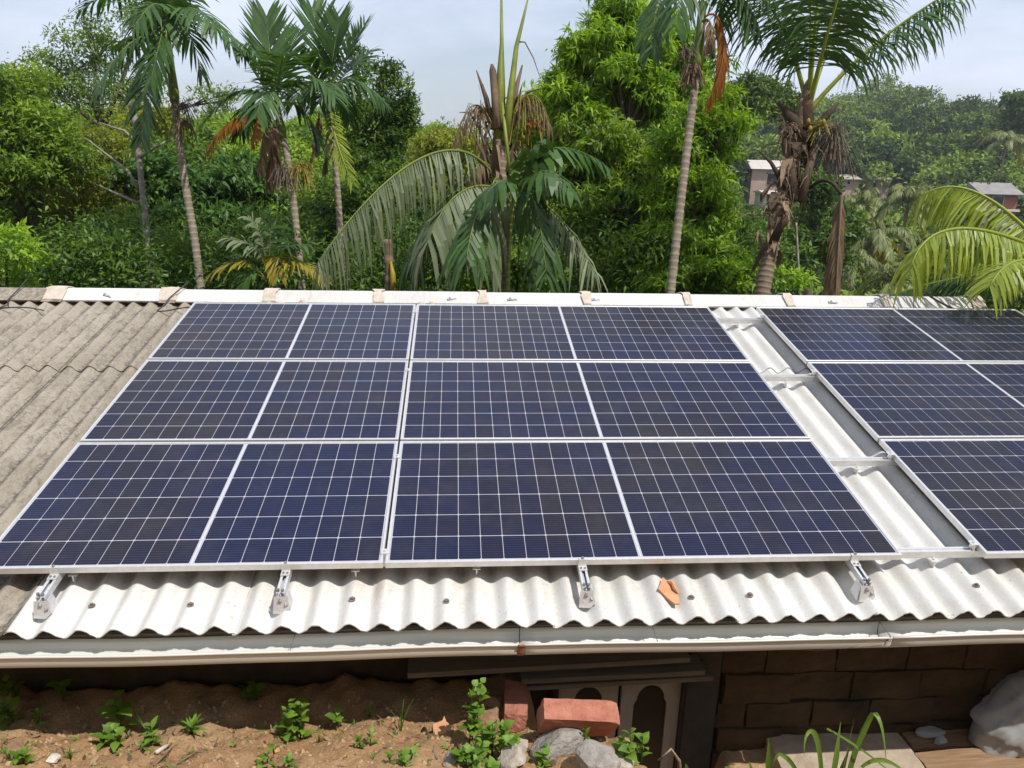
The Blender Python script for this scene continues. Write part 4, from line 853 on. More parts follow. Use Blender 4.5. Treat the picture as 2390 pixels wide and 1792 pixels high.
# young coconut palm at the right edge
d = 8.0
g0 = P(2560, 690, d); t = thing('young_coconut_palm', 'young coconut palm reaching in from the right edge with yellow-green fronds', 'palm tree', (g0[0], g0[1], float(hill(g0[0], g0[1]))))
mb = MB(); L0 = np.array(t.location); mb.tube([(0, 0, -0.2), (0.02, 0, 0.5*(g0[2]-L0[2])), g0-L0], [0.14, 0.12, 0.11], 12, 0.5); mb.build('trunk', M['cocotrunk'], t, smooth=True)
for k, (a_, b_, c_, dd, kw) in enumerate([((2570, 760), (2330, 478), (2150, 456), (0, 0.3, 0.4), dict(mat='palmlight', L=0.62, droop=2.0, vee=-0.1, fwd=1.0)), ((2570, 660), (2272, 534), (2125, 628), (0, -0.7, -1.0), dict(mat='palmlight', L=0.55, droop=2.0)), ((2580, 740), (2425, 612), (2310, 668), (0, -0.9, -1.3), dict(mat='palmlight', L=0.42, droop=0.9)),
        ((2520, 700), (2330, 640), (2075, 690), (0, 1.0, 1.6), dict(mat='palm', L=0.6, droop=1.0)), ((2560, 800), (2400, 590), (2290, 540), (0, 0.6, 0.8), dict(mat='palm', L=0.5, droop=1.6)), ((2560, 680), (2600, 400), (2640, 250), (0, 0, 0), dict(mat='palm', L=0.7)), ((2560, 690), (2680, 520), (2800, 560), (0, -0.3, -0.3), dict(mat='palmlight', L=0.7))]):
    kw = dict(kw); mt = kw.pop('mat'); frond(t, F3(a_, b_, c_, d, dd), M[mt], **{**dict(n=120, W=0.025, vee=0.15, seed=120+k, start=0.08, r0=0.03, fwd=0.5, base=0.6, rach=M['palmlight'], drop=0.04), **kw})
# small fan of seedlings under the areca palms
d = 12.5
g0 = P(625, 690, d); t = thing('palm_seedling', 'low palm seedling with pale fan-like fronds and yellow lower leaves', 'palm', (g0[0], g0[1], float(hill(g0[0], g0[1]))))
mb = MB(); L0 = np.array(t.location); mb.tube([(0, 0, -0.1), g0-L0], [0.05, 0.035], 8, 0.4); mb.build('trunk', M['shaft'], t, smooth=True)
for k, (b_, c_, mt) in enumerate([((600, 585), (530, 555), 'palmgrey'), ((630, 570), (635, 510), 'palm'), ((650, 590), (720, 570), 'palm'), ((570, 610), (490, 640), 'palmyellow'), ((680, 610), (755, 650), 'palmyellow'), ((610, 560), (580, 505), 'palmgrey'), ((590, 640), (560, 690), 'palm'), ((645, 600), (650, 640), 'palmyellow')]):
    frond(t, F3((625, 665), b_, c_, d, (0, -0.2, -0.3)), M[mt], n=18, L=0.40, W=0.05, droop=0.6, vee=0.3, seed=140+k, start=0.35, r0=0.012)
# old banana stem
d = 12.8; t, _ = palm('banana_stem', 'dark old banana stem with one yellow sheath, left of the dying palm', [(912, 700), (908, 640), (905, 560)], (d,)*3, 0.10, 0.07, M['husk'], cat='plant', ring=0.3)
mb = MB(); L0 = np.array(t.location); mb.tube([P(918, 690, d-0.12)-L0, P(917, 640, d-0.13)-L0, P(912, 610, d-0.10)-L0], [0.05, 0.045, 0.015], 8, 0.9); mb.build('yellow_sheath', M['palmyellow'], t, smooth=True)

# ------------------------------------------------------------------ broadleaf trees
def leaf_quads(pos, ax, nm, L, Wd, fold=0.15):
    ax = nrm(ax); sd = nrm(np.cross(ax, nm)); n2 = np.cross(sd, ax)
    L = L[:, None]; Wd = Wd[:, None]
    return np.stack([pos, pos+ax*L*0.42+sd*Wd/2+n2*fold*Wd, pos+ax*L-n2*0.12*L, pos+ax*L*0.42-sd*Wd/2+n2*fold*Wd], 1)
def crown_quads(lobes, per, k, L, Wd, spread, droop, seed, aspect=0.55, bias=3.0, flat=1.0, nout=0.5, lobe_tint=0.0):
    """tufts of leaves spread through ellipsoid lobes; each tuft fans outward"""
    r = np.random.RandomState(seed); Qs, Ts = [], []
    for (c, rad) in lobes:
        c = np.asarray(c); rad = np.asarray(rad, float); n = int(per*(rad[0]*rad[1]*rad[2])**(2/3.))
        dr = nrm(r.normal(0, 1, (n, 3))); dr[:, 2] = np.where((dr[:, 2] < -0.3) & (r.rand(n) < 0.5), -dr[:, 2], dr[:, 2])
        rr = r.rand(n)**(1/bias)
        # lumpy surface
        lump = 1+0.16*np.sin(dr[:, 0]*5+seed)*np.cos(dr[:, 2]*6+c[0])+0.12*np.sin(dr[:, 1]*9+dr[:, 2]*7+seed)
        tp = c+dr*rad*(rr*lump)[:, None]
        ta = nrm(dr/rad*rad.mean()+np.array([0, 0, 0.35])+r.normal(0, 0.35, (n, 3)))
        tt = r.rand(n)
        pos = np.repeat(tp, k, 0)+r.normal(0, spread, (n*k, 3))*np.array([1, 1, flat])
        ax = nrm(np.repeat(ta, k, 0)*0.55+r.normal(0, 0.75, (n*k, 3))+np.array([0, 0, -droop]))
        nm = nrm(np.repeat(ta, k, 0)*nout+np.array([0, 0, 0.8])+r.normal(0, 0.45, (n*k, 3)))
        ls = r.uniform(0.75, 1.35); LL = ls*L*r.uniform(0.7, 1.25, n*k); WW = Wd*r.uniform(0.75, 1.2, n*k)
        Qs.append(leaf_quads(pos, ax, nm, LL, WW)); Ts.append(np.clip(np.repeat(tt, k)*0.55+r.rand(n*k)*0.45+lobe_tint*(r.rand()-0.5), 0, 1))
    return np.concatenate(Qs), np.concatenate(Ts)
NLEAF = [0]
def tree(label, lobes_px, depth, mat, per=260, k=9, L=0.14, Wd=0.055, spread=0.09, droop=0.35, seed=0, trunk=None, tr=0.13, name='tree', cat='tree', bias=3.0, limbs=True, deep=1.0, tmat='bark', flat=0.7, sub=9, group='broadleaf trees behind the house'):
    lobes = []
    for (x, y, rx, ry, *dd) in lobes_px:
        dz = dd[0] if dd else 0.0; D = depth+dz; lobes.append((P(x, y, D), (rx/FPX*D, rx/FPX*D*deep, ry/FPX*D)))
    cen = np.mean([l[0] for l in lobes], axis=0); low = min(l[0][2]-l[1][2] for l in lobes)
    tx = trunk or (lobes_px[0][0], 690); b0 = P(tx[0], tx[1], depth); gz_ = float(hill(b0[0], b0[1]))
    t = thing(name, label, cat, (b0[0], b0[1], gz_), group=group); L0 = np.array(t.location)
    if sub:
        rr_ = np.random.RandomState(seed+900); l2 = []
        for (c, rad) in lobes:
            rad = np.asarray(rad); l2.append((c-np.array([0, 0, 0.08])*rad, rad*0.70))
            for q in range(sub):
                dv = nrm(rr_.normal(0, 1, 3)); dv[2] = abs(dv[2]) if rr_.rand() < 0.6 else dv[2]
                f_ = rr_.uniform(0.34, 0.5); l2.append((c+dv*rad*rr_.uniform(0.62, 0.85), rad*f_*np.array([1, 1, 0.75])))
        leaf_lobes = l2
    else: leaf_lobes = lobes
    Q, T = crown_quads(leaf_lobes, per*(0.85 if sub else 1), k, L, Wd, spread*(0.8 if sub else 1), droop, seed, bias=bias, flat=flat, lobe_tint=0.5); NLEAF[0] += len(Q)
    link(bpy.data.objects.new('crown', quad_mesh('crown', Q-L0, T, M[mat])), t)
    mb = MB(); top = np.array([cen[0]*0.6+b0[0]*0.4, cen[1]*0.6+b0[1]*0.4, max(low+0.2, gz_+1.0)])-L0
    mb.tube([(0, 0, -0.3), top*[0.3, 0.3, 0.45], top], [tr*1.15, tr, tr*0.8], 8, 0.4); mb.build('trunk', M[tmat], t, smooth=True)
    if limbs:
        r = random.Random(seed)
        for (c, rad) in lobes:
            mb = MB(); c = c-L0
            m1 = top*0.5+c*0.5+np.array([r.uniform(-.2, .2), r.uniform(-.2, .2), 0.1])
            mb.tube([top*0.97, m1, c], [tr*0.55, tr*0.4, tr*0.18], 6, 0.4)
            for q in range(5):
                e = c+nrm(np.array([r.gauss(0, 1), r.gauss(0, 1), r.uniform(0, 1)]))*rad*0.8; mb.tube([c*0.6+m1*0.4, c*0.5+e*0.5, e], [tr*0.22, tr*0.14, tr*0.05], 5, 0.4)
            mb.build('limb', M[tmat], t, smooth=True)
    return t
# the big bright tree right of centre
tree('tall bright green tree with layered drooping leaves right of the dying palm', [(1345, 130, 52, 34, 0.1), (1318, 205, 50, 36, 0), (1590, 95, 60, 44, 0.3), (1400, 60, 50, 36, 0.2), (1545, 60, 55, 40, 0.5), (1440, 20, 62, 52), (1490, 58, 72, 46, 0.3), (1395, 98, 72, 46, -0.3), (1500, 112, 82, 43), (1365, 150, 58, 40, 0.2), (1450, 165, 82, 40, -0.4), (1565, 140, 72, 46, 0.4), (1340, 218, 66, 43), (1500, 220, 90, 43, 0.2), (1590, 212, 80, 46, 0.5), (1375, 268, 60, 37, -0.2), (1540, 275, 70, 40, 0.4), (1640, 185, 55, 62, 0.8), (1420, 215, 70, 43, 0.5), (1480, 15, 50, 43, 0.4), (1440, 110, 70, 52, 0.9), (1530, 170, 80, 55, 0.9), (1320, 260, 50, 37, 0.3)], 16.5, 'mango', per=270, k=12, L=0.20, Wd=0.048, spread=0.10, droop=0.75, seed=1, trunk=(1450, 690), tr=0.10, flat=0.55, sub=8)
tree('broad light green tree behind the right areca trunk, its crown reaching the ridge', [(1620, 270, 75, 43), (1685, 245, 55, 46, 0.2), (1675, 305, 60, 43, -0.2), (1600, 330, 80, 46, -0.3), (1645, 365, 68, 46, 0.3), (1560, 390, 70, 46, 0.1), (1640, 425, 85, 46, -0.4), (1660, 440, 50, 55, 0.2), (1550, 470, 80, 49), (1640, 500, 80, 52, 0.2), (1680, 525, 50, 69, 0), (1580, 560, 90, 55, -0.3), (1680, 600, 75, 69, 0.1), (1560, 640, 90, 62, -0.1), (1725, 285, 40, 34, 0.2)], 14.8, 'mango', per=250, k=12, L=0.17, Wd=0.045, spread=0.09, droop=0.65, seed=2, trunk=(1615, 690), tr=0.09, flat=0.55, sub=7)
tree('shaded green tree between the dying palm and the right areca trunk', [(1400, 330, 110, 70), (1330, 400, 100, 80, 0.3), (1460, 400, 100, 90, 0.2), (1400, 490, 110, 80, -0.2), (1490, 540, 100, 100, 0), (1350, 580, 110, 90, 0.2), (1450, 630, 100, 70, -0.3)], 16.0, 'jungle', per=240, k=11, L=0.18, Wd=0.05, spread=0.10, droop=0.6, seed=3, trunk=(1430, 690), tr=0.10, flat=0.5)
# left side of the jungle
tree('sparse feathery tree at the top left against the sky', [(230, 110, 95, 70), (150, 170, 90, 70, 0.6), (290, 200, 110, 70, 0.3), (90, 210, 60, 60, 0), (330, 60, 70, 50, 1), (210, 240, 130, 60, 0.4), (490, 240, 60, 50, 2)], 25, 'sparse', per=85, k=9, L=0.17, Wd=0.06, spread=0.16, droop=0.2, seed=4, trunk=(240, 690), tr=0.14, bias=2.2, sub=7)
tree('dense green tree filling the left edge', [(20, 210, 110, 90), (40, 330, 120, 110, -0.3), (120, 400, 120, 80, 0.2), (10, 460, 110, 110, 0)], 18, 'jungle', per=210, k=10, L=0.15, Wd=0.06, spread=0.10, seed=5, trunk=(60, 690), tr=0.16)
tree('wide yellow-green tree left of the dry trunk', [(170, 430, 130, 70), (260, 370, 110, 70, 0.5), (250, 470, 120, 80, -0.3), (110, 520, 110, 70, 0.2), (200, 580, 150, 70, 0.1), (330, 290, 90, 50, 1.2)], 20, 'olive', per=210, k=10, L=0.13, Wd=0.05, spread=0.11, seed=6, trunk=(190, 690), tr=0.15)
tree('dark leafy tree between the two left palm trunks', [(380, 430, 90, 80), (540, 430, 110, 80, 0.5), (480, 520, 120, 80, -0.2), (400, 580, 110, 80, 0), (570, 560, 110, 80, 0.2)], 19, 'bluegreen', per=200, k=9, L=0.20, Wd=0.085, spread=0.10, seed=7, trunk=(520, 690), tr=0.14)
tree('bright green bush at the left end of the ridge', [(25, 590, 70, 60), (-30, 640, 90, 60, 0.1), (50, 655, 40, 25, 0.3)], 11, 'mango', per=330, k=10, L=0.10, Wd=0.045, spread=0.06, seed=8, trunk=(10, 720), tr=0.04, name='bush', cat='bush')
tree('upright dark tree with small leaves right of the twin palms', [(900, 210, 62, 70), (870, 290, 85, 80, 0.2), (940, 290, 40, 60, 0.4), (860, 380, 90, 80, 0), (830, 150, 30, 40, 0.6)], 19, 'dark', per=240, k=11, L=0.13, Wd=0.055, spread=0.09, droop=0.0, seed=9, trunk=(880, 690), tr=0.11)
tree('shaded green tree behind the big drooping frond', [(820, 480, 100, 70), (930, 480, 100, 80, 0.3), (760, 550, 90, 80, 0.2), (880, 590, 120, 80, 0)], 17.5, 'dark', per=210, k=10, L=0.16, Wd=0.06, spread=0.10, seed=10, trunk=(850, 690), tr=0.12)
tree('light green rounded tree left of the dying palm', [(1060, 345, 80, 60), (1010, 400, 90, 70, 0.4), (1090, 420, 70, 60, 0.2), (1030, 480, 110, 70, 0)], 22, 'olive', per=230, k=10, L=0.16, Wd=0.06, spread=0.11, seed=11, trunk=(1040, 690), tr=0.12)
tree('bright leafy tree just right of the dead palm head', [(1270, 250, 70, 55), (1230, 310, 60, 60, 0.4), (1290, 340, 80, 70, 0.5)], 18.5, 'mango', per=240, k=11, L=0.17, Wd=0.05, spread=0.10, droop=0.5, seed=12, trunk=(1270, 690), tr=0.10)
tree('low green bush on the ridge line below the dying palm', [(1240, 640, 90, 60), (1120, 660, 60, 40, 0.2)], 13.5, 'jungle', per=260, k=10, L=0.12, Wd=0.05, spread=0.08, seed=13, trunk=(1240, 720), tr=0.05, name='bush', cat='bush')
tree('small light bush at the foot of the coconut palm', [(1850, 655, 45, 35), (1700, 640, 60, 50, 0.6)], 14, 'mango', per=260, k=9, L=0.12, Wd=0.05, spread=0.08, seed=14, trunk=(1840, 720), tr=0.04, name='bush', cat='bush')
tree('dark tree in the valley right of the coconut trunk', [(1900, 470, 60, 60), (1930, 560, 80, 80, 1), (1860, 590, 70, 70, 0)], 34, 'dark', per=90, k=9, L=0.28, Wd=0.12, spread=0.2, seed=15, trunk=(1900, 700), tr=0.2)
tree('grey-green tree on the skyline behind the bright tree', [(1760, 220, 70, 45), (1700, 250, 60, 50, 2), (1830, 260, 60, 40, 3)], 62, 'far', per=40, k=9, L=0.42, Wd=0.2, spread=0.3, seed=16, trunk=(1640, 480), tr=0.2, limbs=False)
tree('dark tree crown at the right end of the far skyline', [(2385, 235, 40, 30), (2400, 275, 50, 40, 2)], 150, 'dark', per=14, k=9, L=0.9, Wd=0.5, spread=0.6, seed=17, trunk=(2395, 330), tr=0.4)
# dry trunk with bare branches
d = 15.0
pts, rad, tn = ringed([(357, 700), (348, 600), (335, 470), (326, 390), (318, 310), (312, 240)], (d,)*6, 0.088, 0.045, 0.3)
t = thing('dry_tree', 'bare grey dying trunk with thin branches left of the first areca palm', 'tree', pts[0]); L0 = pts[0]
mb = MB(); mb.tube(pts-L0, [x*(1+rnd.uniform(-.08, .08)) for x in rad], 9, tn); mb.build('trunk', M['greybark'], t, smooth=True)
for pp in ([(322, 440), (300, 400), (262, 370), (200, 322)], [(324, 475), (280, 455), (225, 430)], [(318, 330), (290, 305), (230, 285)], [(322, 370), (360, 345), (415, 318)], [(315, 300), (300, 240), (270, 190)]):
    mb = MB(); mb.tube([P(x, y, d)-L0 for x, y in pp], np.linspace(0.04, 0.008, len(pp)).tolist(), 6, 0.6); mb.build('branch', M['greybark'], t, smooth=True)

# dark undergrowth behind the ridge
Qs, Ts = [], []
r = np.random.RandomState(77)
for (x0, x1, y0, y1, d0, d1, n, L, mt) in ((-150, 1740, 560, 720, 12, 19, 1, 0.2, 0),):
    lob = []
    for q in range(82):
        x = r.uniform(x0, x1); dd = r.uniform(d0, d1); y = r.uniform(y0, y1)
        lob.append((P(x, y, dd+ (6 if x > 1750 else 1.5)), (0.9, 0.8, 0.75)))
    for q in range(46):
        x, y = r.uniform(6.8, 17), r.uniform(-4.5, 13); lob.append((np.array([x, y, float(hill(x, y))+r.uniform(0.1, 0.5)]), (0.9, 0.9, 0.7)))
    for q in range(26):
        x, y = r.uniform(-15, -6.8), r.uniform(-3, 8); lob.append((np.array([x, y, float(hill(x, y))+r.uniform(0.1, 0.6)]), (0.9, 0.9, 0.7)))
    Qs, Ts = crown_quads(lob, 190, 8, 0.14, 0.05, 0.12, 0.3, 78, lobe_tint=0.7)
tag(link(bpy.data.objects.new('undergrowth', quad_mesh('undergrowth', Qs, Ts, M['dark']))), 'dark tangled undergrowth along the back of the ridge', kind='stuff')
# woods on the left hillside behind the near trees, and the wooded far hill
lob = []
for q in range(150):
    px_ = r.uniform(-250, 1500); D = r.uniform(27, 62); yy = CAM[1]+D
    p = P(px_, 500, D); 
    if 430 < px_ < 560 and D < 42: continue
    zz = float(hill(p[0], p[1])); lob.append((np.array([p[0], p[1], zz+r.uniform(1.0, 2.2)]), (r.uniform(1.2, 2.4), r.uniform(1.2, 2.2), r.uniform(1.0, 2.0))))
for q in range(60):
    px_ = r.uniform(700, 1500); D = r.uniform(70, 130); p = P(px_, 500, D); zz = float(hill(p[0], p[1])); lob.append((np.array([p[0], p[1], zz+r.uniform(1.5, 3)]), (3, 3, r.uniform(2, 3.2))))
for q in range(46):
    x, y = r.uniform(-22, 22), r.uniform(-30, -14); z = float(bank(x, y)); rr_ = r.uniform(1.6, 2.6); lob.append((np.array([x, y, z+rr_+r.uniform(0, 3.0)]), (rr_, rr_, rr_)))  # unseen crowns added behind the camera to cut sky light under the eave
Q, T = crown_quads(lob, 62, 9, 0.34, 0.16, 0.20, 0.2, 79, bias=5.0, nout=1.2, lobe_tint=0.8)
tag(link(bpy.data.objects.new('hillside_woods', quad_mesh('hillside_woods', Q, T, M['jungle']))), 'green woods on the near hillsides, plus unseen trees added to block sky light', kind='stuff')
houses_px = [(1750, 1860, 350, 470, 150), (1925, 1975, 375, 425, 165), (1985, 2090, 400, 430, 160), (2285, 2395, 420, 520, 108), (2350, 2395, 520, 560, 95), (1975, 2115, 470, 660, 56), (1960, 2075, 430, 520, 73), (1855, 1925, 450, 550, 61), (2090, 2150, 420, 520, 67)]
lob = []
for q in range(2300):
    px_ = r.uniform(1480, 2620); D = math.exp(r.uniform(math.log(38), math.log(300))); p = P(px_, 500, D); zz = float(hill(p[0], p[1]))
    rad = (r.uniform(1.5, 3.0) if r.rand() < 0.75 else r.uniform(2.8, 4.6))*(0.75+D/220.0); cz = zz+rad*r.uniform(0.5, 1.1)+ (0 if D < 80 else r.uniform(0, 2.5))
    x, y, _ = pix((p[0], p[1], cz)); rp_ = (1.75 if D > 60 else 1.15)*rad/D*FPX
    if any(a-rp_ < x < b_+rp_ and c_-rp_ < y < e_+rp_*0.9 and D < hd+4 for (a, b_, c_, e_, hd) in houses_px): continue
    if y-rp_ > 760: continue
    lob.append((np.array([p[0], p[1], cz]), (rad, rad, rad*r.uniform(0.7, 1.0)), D))
Qs, Ts = [], []
for (lo, hi, per, L) in ((0, 70, 26, 0.50), (70, 130, 13, 0.75), (130, 400, 7.0, 1.05)):
    sub = [(c, rd) for (c, rd, D) in lob if lo <= D < hi]
    if not sub: continue
    for s_i, s_ in enumerate(np.array_split(np.arange(len(sub)), 8)):
        Q, T = crown_quads([sub[i] for i in s_], per, 8, L, L*0.55, L*0.45, 0.15, 200+s_i, bias=6.0, nout=1.6, lobe_tint=1.3); Qs.append(Q); Ts.append(T)
# per-crown colour shifts
tag(link(bpy.data.objects.new('far_forest', quad_mesh('far_forest', np.concatenate(Qs), np.concatenate(Ts), M['far']))), 'wooded far hillside across the valley', kind='stuff')

# coconut palms down in the valley
def valley_palm(label, px, py, D, rad_px, seed, yellow=3, n=17, trunk_px=None):
    c = P(px, py, D); b0 = np.array([c[0]+0.5, c[1]+0.5, 0]); b0[2] = float(hill(b0[0], b0[1]))-0.3
    t = thing('coconut_palm', label, 'palm tree', b0, group='coconut palms in the valley'); mb = MB(); q = c-b0
    mb.tube([(0, 0, 0), q*[0.4, 0.4, 0.5], q], [0.24, 0.17, 0.14], 8, 0.6); mb.build('trunk', M['cocotrunk'], t, smooth=True)
    r = random.Random(seed); R_ = rad_px/FPX*D
    for k in range(n):
        a = 6.283*k/n+r.uniform(-.25, .25); el = r.uniform(-0.5, 1.2) if k >= yellow else r.uniform(-1.0, -0.5)
        dv = np.array([math.cos(a)*math.cos(el), math.sin(a)*math.cos(el), math.sin(el)])
        p1 = c+dv*R_*0.6+np.array([0, 0, 0.22*R_]); p2 = c+dv*R_*[1, 1, 0.7]+np.array([0, 0, -0.30*R_])
        frond(t, bez(c, p1, p2, 10), M['palmyellow' if k < yellow*0.6 else 'valleypalm'], n=24, L=0.25*R_, W=0.045*R_, droop=0.9, vee=0.2, seed=seed*31+k, start=0.12, r0=0.05, segs=2, base=0.6)
valley_palm('valley coconut palm with yellowing lower fronds and a twin trunk', 2045, 545, 55, 105, 1, 4)
valley_palm('valley coconut palm in front of the long low far building', 2015, 478, 72, 78, 2, 2)
valley_palm('small valley palm with yellow fronds just right of the coconut trunk', 1890, 490, 60, 55, 3, 4)
valley_palm('valley coconut palm left of the young palm at the right edge', 2120, 470, 66, 85, 4, 1)
valley_palm('low valley palm below the yellowing valley palm', 2090, 655, 40, 85, 5, 1)
valley_palm('pale-fronded valley palm beside the red far house', 2350, 330, 120, 60, 6, 1)
valley_palm('valley palm low behind the hanging dead frond', 1990, 610, 46, 80, 7, 1)
d = 46; t, _ = palm('thin_trunk', 'thin bare pale trunk between the coconut palm and its hanging dead frond', [(1868, 700), (1862, 600), (1858, 520)], (14.5, 14.5, 14.5), 0.028, 0.02, M['greybark'], cat='tree', ring=0.3)
g0 = P(2310, 262, 235); t = thing('bare_tree', 'thin bare tree standing up from the far skyline', 'tree', g0+np.array([0, 0, -3])); mb = MB()
for (x, y) in ((2318, 225), (2308, 235), (2312, 215)): mb.tube([(0, 0, 0), P(2312, 255, 235)-g0+[0, 0, 3], P(x, y, 235)-g0+[0, 0, 3]], [0.3, 0.2, 0.08], 5, 0.4)
mb.build('trunk', M['greybark'], t)

# ------------------------------------------------------------------ far houses
M['farwall'] = simple('far_plaster', (0.52, 0.50, 0.47), (0.64, 0.62, 0.58), 1.0, 0.9); M['pinkwall'] = simple('pinkish_plaster', (0.40, 0.27, 0.22), (0.48, 0.34, 0.28), 1.0, 0.9)
M['redwall'] = simple('red_painted_wall', (0.24, 0.075, 0.055), (0.32, 0.11, 0.085), 1.0, 0.8); M['farroof'] = simple('far_sheet_roof', (0.42, 0.36, 0.33), (0.54, 0.48, 0.44), 0.8, 0.8)
M['greyroof'] = simple('grey_sheet_roof', (0.18, 0.17, 0.165), (0.28, 0.26, 0.25), 0.8, 0.8); M['greenroof'] = simple('mossy_sheet_roof', (0.30, 0.28, 0.20), (0.40, 0.37, 0.28), 0.8, 0.8)
M['pane'] = simple('dark_window', (0.02, 0.022, 0.025), (0.04, 0.04, 0.045), 1, 0.15); M['redroof'] = simple('red_sheet_roof', (0.30, 0.10, 0.07), (0.40, 0.16, 0.11), 0.8, 0.8)
def far_house(label, x0, x1, ytop, yeave, ybase, D, wall, roofm, wins, name='far_house', base_ext=6.0, porch=None):
    a, b_ = P(x0, yeave, D), P(x1, yeave, D); w = np.linalg.norm(b_-a); ux = (b_-a)/w; ang = math.atan2(ux[1], ux[0])
    hz = (ybase-yeave)/FPX*D; rz = (yeave-ytop)/FPX*D
    t = thing(name, label, 'house', (a[0], a[1], a[2]-hz), group='houses across the valley'); t.rotation_euler = (0, 0, ang)
    mb = MB(); mb.box((w*0.06, 0.3, -base_ext), (w*0.94, 6, hz)); mb.build('wall', M[wall], t)
    mb = MB(); mb.add([(0, -0.5, hz-0.1), (w, -0.5, hz-0.1), (w, 3.2, hz+rz), (0, 3.2, hz+rz), (w, 6.6, hz-0.1), (0, 6.6, hz-0.1)], [(0, 1, 2, 3), (3, 2, 4, 5), (0, 3, 5), (1, 4, 2)])
    o = mb.build('roof', M[roofm], t); md = o.modifiers.new('t', 'SOLIDIFY'); md.thickness = 0.12
    for (fx0, fx1, fz0, fz1) in wins:
        mb = MB(); mb.box((w*fx0, 0.22, hz*fz0), (w*fx1, 0.32, hz*fz1)); o = mb.build('window', M['farwall' if wall != 'farwall' else 'pinkwall'], t)
        mb = MB(); e = 0.10; mb.box((w*fx0+e, 0.17, hz*fz0+e), (w*fx1-e, 0.215, hz*fz1-e)); mb.build('pane', M['pane'], o)
    return t
t = far_house('far pinkish two-storey house with a pale sheet roof left of the coconut trunk', 1752, 1850, 374, 392, 432, 150, 'pinkwall', 'farroof', [(0.42, 0.72, 0.05, 0.75)])
t = far_house('small far white block with dark windows below the pinkish house', 1782, 1852, 446, 450, 474, 142, 'farwall', 'farroof', [(0.15, 0.38, 0.2, 0.85), (0.5, 0.85, 0.2, 0.85)])
t = far_house('far white house with red roof edge, half behind the coconut sheaths', 1905, 1962, 382, 392, 418, 165, 'farwall', 'redroof', [(0.4, 0.62, 0.2, 0.9), (0.7, 0.85, 0.2, 0.9)])
t = far_house('long low far building with mossy roof, left half', 1966, 2010, 408, 416, 432, 160, 'pinkwall', 'greenroof', [(0.3, 0.5, 0.1, 0.8)])
t = far_house('long low far building with mossy roof, right half', 2028, 2082, 408, 416, 440, 160, 'pinkwall', 'greenroof', [(0.2, 0.4, 0.1, 0.8)])
t = far_house('far red house with a grey roof at the right edge', 2286, 2388, 428, 450, 488, 108, 'redwall', 'greyroof', [(0.35, 0.62, 0.05, 0.85)])
mb = MB(); w_ = 102/FPX*108
mb.box((w_*0.05, -0.6, -0.15), (w_*0.95, 0.25, 0.1)); mb.box((w_*0.2, 0.0, -3), (w_*0.28, 0.2, -0.16)); mb.box((w_*0.7, 0.0, -3), (w_*0.78, 0.2, -0.16)); mb.build('balcony', M['farwall'], t)
t = far_house('small pale far wall with a ledge below the red house', 2352, 2420, 525, 530, 556, 95, 'farwall', 'greyroof', [(0.1, 0.4, 0.2, 0.8)])

# ------------------------------------------------------------------ things on the earth bank
def onbank(px, py, z=1.95):
    p = atZ(px, py, z)
    for _ in range(6): p = atZ(px, py, float(bank(p[0], p[1])))
    return p
def rock(name, label, cat, px, py, size, mat, seed, rot=0.0, sink=0.25, sub=2, rough=0.22, group=None, p=None):
    import bmesh
    p = onbank(px, py) if p is None else np.asarray(p); bm = bmesh.new(); bmesh.ops.create_icosphere(bm, subdivisions=sub+1, radius=1.0)
    r = random.Random(seed); ks = [(nrm(np.array([r.gauss(0, 1), r.gauss(0, 1), r.gauss(0, 1)])), r.uniform(0.55, 0.9)) for _ in range(9)]
    for v in bm.verts:
        q = np.array(v.co)
        for (n_, dd) in ks:
            s_ = q@n_
            if s_ > dd: q = q-n_*(s_-dd)
        q = q*(1+rough*0.25*math.sin(q[0]*7+seed)*math.cos(q[1]*8)+r.uniform(-.02, .02))
        v.co = q*np.array(size)
    me = bpy.data.meshes.new(name); bm.to_mesh(me); bm.free(); me.materials.append(M[mat])
    me.attributes.new('tint', 'FLOAT', 'POINT')
    o = bpy.data.objects.new(name, me); link(o); o.location = p+np.array([0, 0, size[2]*(1-2*sink)]); o.rotation_euler = (r.uniform(-.2, .2), r.uniform(-.2, .2), rot)
    return tag(o, label, cat, group)
def brick(label, p, size, rot, chip, seed):
    import bmesh
    bm = bmesh.new(); bmesh.ops.create_cube(bm, size=1.0); bmesh.ops.subdivide_edges(bm, edges=bm.edges[:], cuts=5, use_grid_fill=True)
    r = random.Random(seed)
    for v in bm.verts:
        q = np.array(v.co)
        for (n_, dd) in chip:
            n_ = nrm(n_); s_ = q@n_
            if s_ > dd: q = q-n_*(s_-dd)
        edge = sum(abs(abs(c)-0.5) < 0.01 for c in q)
        v.co = (q*np.array(size))*(1-0.012*max(edge-1, 0))+np.array([r.uniform(-1, 1) for _ in range(3)])*0.0028
    me = bpy.data.meshes.new('brick'); bm.to_mesh(me); bm.free(); me.materials.append(M['brick'])
    o = bpy.data.objects.new('brick', me); link(o); o.location = p; o.rotation_euler = rot
    return tag(o, label, 'brick', 'red bricks on the rubble')
p = onbank(1205, 1700); brick('red brick lying lengthwise with its far end in the eave shadow', p+np.array([0.0, 0.10, 0.055]), (0.115, 0.30, 0.10), (-0.12, 0.10, -0.10), [((0.2, 0.3, 1), 0.62)], 1)
p = atZ(1350, 1734, 1.92); brick('large broken red brick standing on edge on the grey rubble', p+np.array([0.0, 0.05, 0.10]), (0.36, 0.10, 0.185), (0.50, 0.10, 0.03), [((1, 0, -0.9), 0.58), ((1, 0, 0.75), 0.60)], 2)
